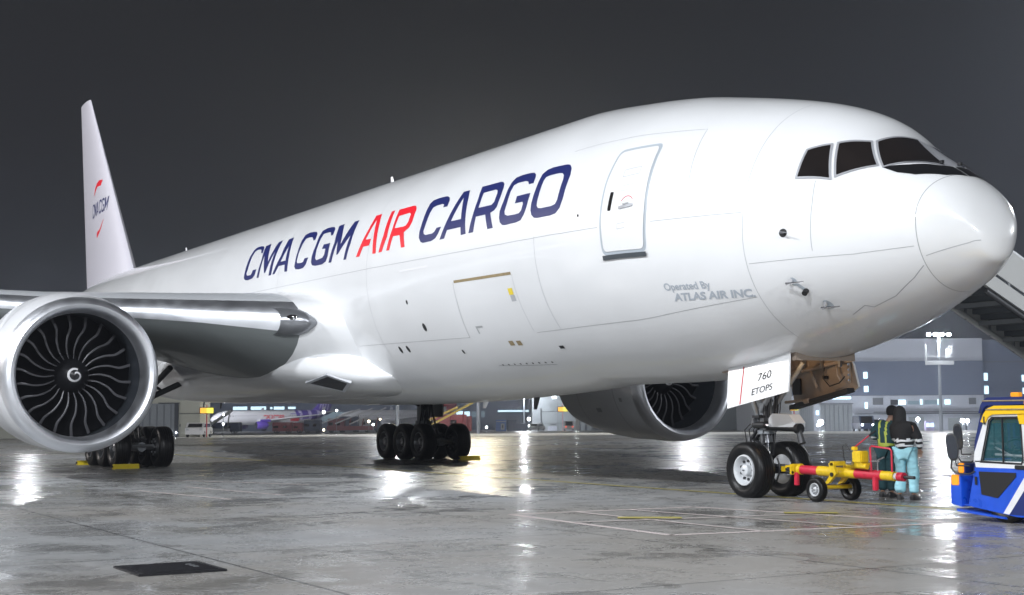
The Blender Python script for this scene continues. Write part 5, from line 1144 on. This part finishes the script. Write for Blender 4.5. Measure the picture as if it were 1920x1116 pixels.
# ------------------------------------------------------------------ background airliners
mk('bg_white', (.62, .62, .66), .4, coat=.3); mk('bg_purple', (.10, .05, .38), .4); mk('bg_red', (.6, .02, .04), .45); mk('bg_stripe', (.55, .5, .75), .4); mk('bg_metal', (.3, .32, .36), .4, metal=.4)
def airliner(label, loc, rz, tailm, titles, grp='parked airliners in the distance', purple=True):
    T = thing('parked_airliner', label, 'aircraft', loc, rz, grp); R_ = 1.98; L = 37.5   # nose towards +x, local origin at main gear
    st_ = [(18, .02, 3.3), (17.6, .6, 3.35), (16.8, 1.15, 3.45), (15.6, 1.6, 3.6), (13.5, 1.95, 3.75), (11, R_, 3.8), (-7, R_, 3.8), (-11, 1.75, 4.1), (-15, 1.15, 4.7), (-18, .6, 5.1), (-19.5, .15, 5.3)]
    b = MB(); rr = []
    for i in range(len(st_)-1):
        for k in range(4):
            t = k/4; a = [st_[i][j]*(1-t)+st_[i+1][j]*t for j in range(3)]; rr.append([(a[0], a[1]*math.cos(q), a[2]+a[1]*math.sin(q)) for q in np.linspace(0, 2*PI, 33)[:-1]])
    n0 = len(b.f); b.ring(rr, 0)
    if purple:
        for i in range(n0, len(b.f)):
            c = [sum(b.v[j][k] for j in b.f[i])/4 for k in (0, 1, 2)]
            if c[0] < -7.2 and c[2] > 3.2+(-7.2-c[0])*.02: b.m[i] = 1 if int(c[0]*1.1) % 3 else 2
    if titles:
        for sd in (-1, 1):
            vs, fs, w = text_poly(titles, 1.5, ext=.03, shear=.1)
            q = []
            for x, y in vs:
                zz = 3.55+y; yy = math.sqrt(max(.1, (R_+.02)**2-(zz-3.8)**2)); q.append((( -3.2+x) if sd < 0 else (3.2-x+0), sd*yy, zz))
            b.add(q, fs, 3)
    # doors and window dots
    for sd in (-1, 1):
        for k in range(36):
            x = 13-k*.75; yy = math.sqrt((R_+.01)**2-.45**2)
            if abs(x) < 5 and titles: continue
            b.add([(x-.12, sd*yy, 4.1), (x+.12, sd*yy, 4.1), (x+.12, sd*(yy-.03), 4.42), (x-.12, sd*(yy-.03), 4.42)], [(0, 1, 2, 3)], 4)
    b.build('fuselage', [M['bg_white'], M['bg_purple'], M['bg_stripe'], M['bg_red'], M['bg_dark']], T)
    if purple:
        b = MB()
        for sd in (-1, 1):
            A = [(x, sd*(math.sqrt((R_+.04)**2-(z_-3.8)**2)), z_) for x, z_ in ((-5.2, 2.8), (-7.6, 2.8), (-8.0, 3.6), (-5.0, 3.6))]; b.add(A, [(0, 1, 2, 3)], 0)
            A = [(x, sd*(math.sqrt((R_+.04)**2-(z_-3.8)**2)), z_) for x, z_ in ((-5.0, 3.6), (-8.0, 3.6), (-8.4, 4.9), (-5.2, 4.9))]; b.add(A, [(0, 1, 2, 3)], 1)
        b.build('livery_panel', [M['bg_red'], M['bg_purple']], T)
    for sd in (-1, 1):
        b = MB(); rr = []
        for y, x, c, z_, tc in ((1.5, 5.5, 7, 2.9, .13), (6, 2.2, 4.2, 3.3, .12), (17, -5.5, 1.5, 4.6, .11)): rr.append([(x-u*c, sd*y, z_+v*c) for u, v in airfoil(tc, 8)])
        b.ring(rr, 0, True, True, (False, True)); b.add([(-5.6, sd*17, 4.6), (-7, sd*17, 4.6), (-7.2, sd*17.2, 6.6), (-6.4, sd*17.2, 6.6)], [(0, 1, 2, 3)], 0)
        b.build('wing', M['bg_white'], T)
        b = MB(); b.lathe([(0, .85), (-.3, 1.02), (-1.2, 1.1), (-2.6, 1.0), (-3.3, .8), (-3.4, .5)], (7.4, sd*5.75, 1.75), 'x', 24, 0); b.lathe([(0, .85), (-.6, .78), (-.7, .02)], (7.4, sd*5.75, 1.75), 'x', 24, 1); b.box((4.6, sd*5.75, 3.0), (3, .3, .7), 0)
        b.build('engine', [M['bg_purple'] if purple else M['bg_white'], M['bg_dark']], T)
        b = MB(); rr = [[(x-u*c, sd*y, z_+v*c) for u, v in airfoil(.1, 8)] for y, x, c, z_ in ((.5, -14.2, 3.4, 5.0), (6.2, -17.6, 1.4, 5.6))]; b.ring(rr, 0, True, True, (False, True)); b.build('tailplane', M['bg_white'], T)
    b = MB(); rr = [[(x-u*c, v*c, z_) for u, v in airfoil(.1, 8)] for z_, x, c in ((5.4, -12.6, 6.0), (7.5, -14.8, 4.6), (11.8, -18.2, 2.0))]; b.ring(rr, 0, True, True, (False, True))
    if purple:
        for sd in (-1, 1):
            for k in range(4): b.add([(-15.2-k*.9, sd*.36, 5.8), (-14.9-k*.9, sd*.36, 5.8), (-17.0-k*.6, sd*.2, 11.5), (-17.2-k*.6, sd*.2, 11.5)], [(0, 1, 2, 3)], 1)
    b.build('tail_fin', [M[tailm], M['bg_stripe']], T)
    b = MB()
    for x, y in ((12.6, 0), (0, -3.8), (0, 3.8)):
        b.tube([(x, y, .5), (x, y, 2.6)], .12, 0, 8)
        for s in (-.4, .4): b.lathe([(-.15, .2), (-.15, .45), (-.1, .55), (.1, .55), (.15, .45), (.15, .2)], (x, y+s, .55), 'y', 16, 1)
    b.build('landing_gear', [M['bg_metal'], M['tyre']], T)
    return T
P = at(509, 390); rzp = math.atan2(-_R0.y, -_R0.x)
q_ = at(330, 345); q_.z = 16; lamp('stand_floodlight', 'SPOT', q_, 110000, COOL, (P.x, P.y, 1), .5, 70)
airliner('white and purple airliner with red express lettering seen under the fuselage', P, rzp+math.radians(38), 'bg_purple', 'express')
P = at(742, 400); airliner('white airliner with a red and white tail just left of the far main gear', P, rzp+math.radians(30), 'bg_red', None, purple=False)
# ------------------------------------------------------------------ small background vehicles
mk('veh_red', (.22, .02, .03), .4); mk('veh_blue', (.02, .12, .45), .4); mk('veh_navy', (.015, .03, .09), .4); mk('veh_white', (.6, .6, .6), .35); mk('veh_yellow', (.6, .45, .05), .4)
def car(label, px, D, body_m, van=False, tail=False, rz=0, head=False, grp='vehicles parked along the buildings'):
    P = at(px, D); T = thing('parked_van' if van else 'parked_car', label, 'van' if van else 'car', P, AZ+rz, grp); H = 1.9 if van else 1.45; L = 4.4; Wd = 1.75
    prof = [(-2.2, .3), (-2.2, .95), (-1.9, 1.0), (-1.5, H-.05), (-1.2, H), (1.6 if van else .9, H), (2.1 if van else 1.5, 1.0), (2.2, .9), (2.2, .3)]
    b = MB(); b.prism(prof, -Wd/2, Wd/2, 'xz', 0); b.build('body', M[body_m], T)
    b = MB(); b.prism([(-1.75, 1.0), (-1.4, H-.12), (1.5 if van else .8, H-.12), (1.9 if van else 1.3, 1.0)], -Wd/2-.01, Wd/2+.01, 'xz', 0)
    b.build('window', M['cockpit_glass'], T); b = MB(); b.add([(-1.93, -.7, 1.02), (-1.93, .7, 1.02), (-1.56, .65, H-.1), (-1.56, -.65, H-.1)], [(0, 1, 2, 3)], 0); b.build('rear_window', M['cockpit_glass'], T)
    for x in (-1.4, 1.4):
        for y in (-.8, .8): tyre_mb((x, y, .32), .32, .2, 1, 16).build('tyre', M['tyre'], T)
    b = MB()
    for y in (-.65, .65): b.box((-2.21, y, .8), (.05, .25, .2), 0)
    b.build('lamp', [M['red_lamp'] if tail else (M['small_lamp'] if head else M['board_white'])], T)
    return T
car('small white car parked beside the cream hangar', 376, 141, 'veh_white', False, rz=PI/2)
car('white car parked left of the dark pole at the grey block', 1005, 276, 'veh_white', rz=1.2)
car('white van with glowing red tail lamps near the far engine', 1064, 272, 'veh_white', True, True, rz=PI/2)
car('dark van with bright headlamps parked under the right hangar canopy', 1612, 172, 'veh_navy', True, False, PI/2, True)
car('dark car parked under the right hangar canopy beside the dark van', 1632, 174, 'veh_navy', False, False, PI/2, True)
def boxy(name, label, cat, px, D, w, d, h, m, extra=None, grp=None, rz=0, z0=0):
    P = at(px, D); T = thing(name, label, cat, P, AZ+rz, grp); b = MB(); b.box((0, 0, z0+h/2), (w, d, h), 0, None, .05); b.build('body', M[m], T)
    if extra: extra(T, w, d, h)
    return T
def ktr(T, w, d, h):
    b = MB(); b.box((w*.16, -d/2-.02, h*.4), (w*.34, .04, h*.55), 0); b.box((w*.16, -d/2-.05, h*.42), (w*.12, .04, h*.3), 1); b.box((0, -d/2-.02, h*.85), (w*.9, .04, h*.06), 0); b.build('panel', [M['board_white'], M['bg_dark']], T)
boxy('cargo_container', 'bright blue cabin with a white door standing beyond the pale strip', 'cabin', 938, 276, 2.0, 2.4, 2.2, 'veh_blue', ktr)
def rib(T, w, d, h):
    b = MB()
    for k in range(6): b.box((-w/2+w*(k+.5)/6, -d/2-.02, h/2), (.04, .04, h*.9), 0)
    b.build('rib', [M['bg_seam']], T)
boxy('cargo_container', 'dark navy container beside the bright blue cabin', 'container', 958, 278, 1.8, 2.4, 2.2, 'veh_navy', rib)
boxy('cargo_container', 'low dark container behind the navy one, nearest the grey block', 'container', 976, 280, 2.0, 2.4, 1.5, 'veh_navy', rib)
def whl(T, w, d, h):
    for x in (-w*.32, w*.32):
        for y in (-d/2+.1, d/2-.1): tyre_mb((x, y, .35), .35, .25, 1, 16).build('tyre', M['tyre'], T)
    for x_, w_ in ((-w*.32, w*.26), (w*.15, w*.2)): b = MB(); b.box((x_, -d/2-.02, h*.72), (w_, .04, h*.24), 0); b.build('window', M['cockpit_glass'], T)
GV = 'dark service vehicles beneath the parked airliners'
for i, (px, D, w, h, m, lb) in enumerate(((532, 240, 3.2, 1.9, 'veh_red', 'dark red service truck under the purple airliner, left one'), (553, 242, 3.0, 1.8, 'veh_red', 'dark red service truck under the purple airliner, right one'), (588, 255, 3, 2.3, 'veh_navy', 'dark truck below the tail of the purple airliner'),
        (420, 235, 6, 1.9, 'veh_navy', 'dark low vehicle left of the purple airliner, beside its steps'), (632, 260, 3, 2.6, 'veh_red', 'dark red loader left of the red tailed airliner'), (655, 262, 3.5, 3.0, 'veh_navy', 'dark loader with a raised bed, middle of the row'), (679, 265, 3, 2.8, 'bg_white', 'pale loader nearest the main gear, left side'), (699, 268, 3, 2.4, 'veh_navy', 'dark truck just left of the far main gear'),
        (838, 170, 4.6, 2.4, 'veh_red', 'dark red belt loader just right of the far main gear'), (856, 172, 3.6, 2.2, 'veh_red', 'dark red truck at the right end of the belt loader'))):
    boxy('service_truck', lb, 'service truck', px, D, w, 2.2, h-.4, m, whl, GV, 0, .35)
for i, (px, D, w, tilt, m, lb) in enumerate(((640, 250, 7, 20, 'bg_white', 'raised pale conveyor left in the row beneath the airliners'), (664, 250, 7, 22, 'bg_white', 'raised pale conveyor in the middle of the row'), (690, 250, 7, 24, 'bg_white', 'raised pale conveyor nearest the main gear'), (846, 160, 5.5, 28, 'veh_yellow', 'raised yellow conveyor arm right of the far main gear'), (828, 162, 4, 24, 'veh_yellow', 'shorter raised yellow conveyor arm beside the gear strut'))):
    P = at(px, D); T = thing('belt_loader', lb, 'belt loader', P, AZ, 'belt loaders in the distance'); b = MB(); b.box((0, 0, 2.9 if D > 200 else 2.3), (w, .9, .22), 0, Matrix.Rotation(math.radians(-tilt), 3, 'Y')); b.build('conveyor', [M[m]], T)
    b = MB(); b.box((-w*.1, 0, .8), (w*.5, 1.4, .7), 0, None, .05); b.tube([(w*.2, 0, .8), (w*.25, 0, 2.6)], .1, 0, 6); b.build('chassis', [M['veh_red']], T)
P = at(405, 225); T = thing('passenger_steps', 'white lit passenger steps leading up to the purple airliner', 'boarding stairs', P, AZ); b = MB(); b.box((0, 0, 1.9), (6.4, 1.3, .35), 0, Matrix.Rotation(math.radians(-34), 3, 'Y')); b.build('flight', [M['bg_lit_white'] if 'bg_lit_white' in M else M['board_white']], T)
b = MB(); b.box((0, 0, .6), (4.5, 1.5, .5), 0); b.tube([(2, 0, .6), (2.3, 0, 3.2)], .12, 0, 6); b.build('chassis', [M['bg_metal']], T)
def lampthing(label, px, py, D, m='small_lamp', s=.3, cat='lamp', grp='small apron lamps'):
    P = at(px, D); z_ = zat(px, py, D); T = thing('apron_lamp', label, cat, (P.x, P.y, P.z), AZ, grp)
    b = MB(); b.lathe([(-s*.5, .01), (-s*.35, s*.4), (0, s*.5), (s*.35, s*.4), (s*.5, .01)], (0, 0, z_-P.z), 'z', 12, 0); b.build('lamp_head', M[m], T)
    b = MB(); b.tube([(0, 0, 0), (0, 0, z_-P.z)], .04, 0, 6); b.build('post', M['pole_grey'], T)
for px, py, D, s, m, lb in ((421, 777, 150, .38, 'small_lamp', 'upper small white lamp right of the lit yellow sign'), (421, 795, 149, .38, 'small_lamp', 'lower small white lamp right of the lit yellow sign'), (608, 773, 220, .8, 'small_lamp', 'white lamp at the tail of the purple airliner'), (632, 770, 230, .6, 'small_lamp', 'white lamp right of the purple airliner tail'),
        (608, 806, 215, .6, 'warm_lamp', 'warm lamp low below the purple airliner tail'), (692, 790, 225, .7, 'warm_lamp', 'warm lamp among the vehicles left of the main gear'), (700, 796, 222, .6, 'small_lamp', 'white lamp just left of the far main gear'), (713, 786, 222, .5, 'warm_lamp', 'warm lamp touching the left of the far main gear'), (990, 786, 120, .28, 'small_lamp', 'upper white lamp at the left corner of the grey block'), (991, 799, 119, .22, 'small_lamp', 'lower white lamp at the left corner of the grey block'),
        (1014, 802, 114, .2, 'warm_lamp', 'small lamp at the foot of the dark pole'), (911, 801, 128, .2, 'small_lamp', 'small lamp near the bright blue cabin'), (862, 781, 200, .7, 'warm_lamp', 'warm lamp above the dark red truck'), (868, 781, 200, .6, 'small_lamp', 'white lamp above the dark red truck'),
        (1533, 792, 131, .75, 'flood_white', 'bright low lamp in front of the grey hangar door'), (1528, 797, 130, .4, 'small_lamp', 'small lamp below the bright one at the grey hangar door'), (1603, 793, 130, .6, 'flood_white', 'bright lamp under the canopy left of the people'), (1613, 790, 131, .45, 'flood_white', 'second bright lamp under the canopy left of the people'), (1627, 793, 131, .3, 'small_lamp', 'small lamp between the bright canopy lamps'), (1641, 790, 130, .6, 'flood_white', 'bright lamp under the canopy nearest the people'),
        (1714, 786, 132, .5, 'flood_white', 'bright lamp seen just right of the hooded person'), (1797, 789, 132, .6, 'flood_white', 'left bright lamp beside the tractor cab'), (1806, 789, 132, .5, 'flood_white', 'right bright lamp beside the tractor cab'), (1078, 771, 116, .3, 'flood_white', 'bright lamp on the pole at the far engine')):
    if D > 145: s *= .6
    if D < 145: D, s = (177, s*.9) if px > 1500 else (280, s*2.35)
    lampthing(lb, px, py, D, m, s)
    if m == 'flood_white' and px > 1500: q_ = at(px, D); q_.z = zat(px, py, D); lamp('canopy_light', 'POINT', q_-Ft*.4, 130, COOL, None, .15)
boxy('water_tank', 'white upright tank beside the van with red tail lamps', 'tank', 1080, 270, .8, .8, 2.0, 'veh_white', lambda T, w, d, h: (lambda b: (b.lathe([(0, .4), (.15, .3), (.22, .01)], (0, 0, h), 'z', 16, 0), b.build('lid', M['veh_white'], T)))(MB()))
for px, c, lb in ((1731, 'veh_red', 'tiny pink box standing in for a person, left of the pair near the mast foot'), (1739, 'veh_red', 'tiny pink box standing in for a person, right of the pair near the mast foot')):  # pink boxes with a glowing panel stand in for people
    boxy('pink_figure', lb, 'pink_figure', px, 176, .55, .5, 1.2, 'bg_stripe', lambda T, w, d, h: (lambda b: (b.box((0, -d/2-.02, h*.6), (w*.7, .03, h*.4), 0), b.build('lit_panel', M['lit_window'], T)))(MB()), 'two pink boxes standing in for people at the hangar')
# ------------------------------------------------------------------ night mist
hm = bpy.data.materials.new('mist'); hm.use_nodes = True; n = hm.node_tree
for x in list(n.nodes):
    if x.type != 'OUTPUT_MATERIAL': n.nodes.remove(x)
pv = n.nodes.new('ShaderNodeVolumePrincipled'); pv.inputs['Color'].default_value = (.80, .86, 1, 1); pv.inputs['Density'].default_value = HAZE; pv.inputs['Anisotropy'].default_value = .65
n.links.new(pv.outputs['Volume'], [x for x in n.nodes if x.type == 'OUTPUT_MATERIAL'][0].inputs['Volume'])
g = MB(); g.box((-120, 90, 14), (640, 560, 46), 0); hb = g.build('haze', hm); hb['kind'] = 'stuff'; hb['label'] = 'thin bright night mist hanging over the apron'
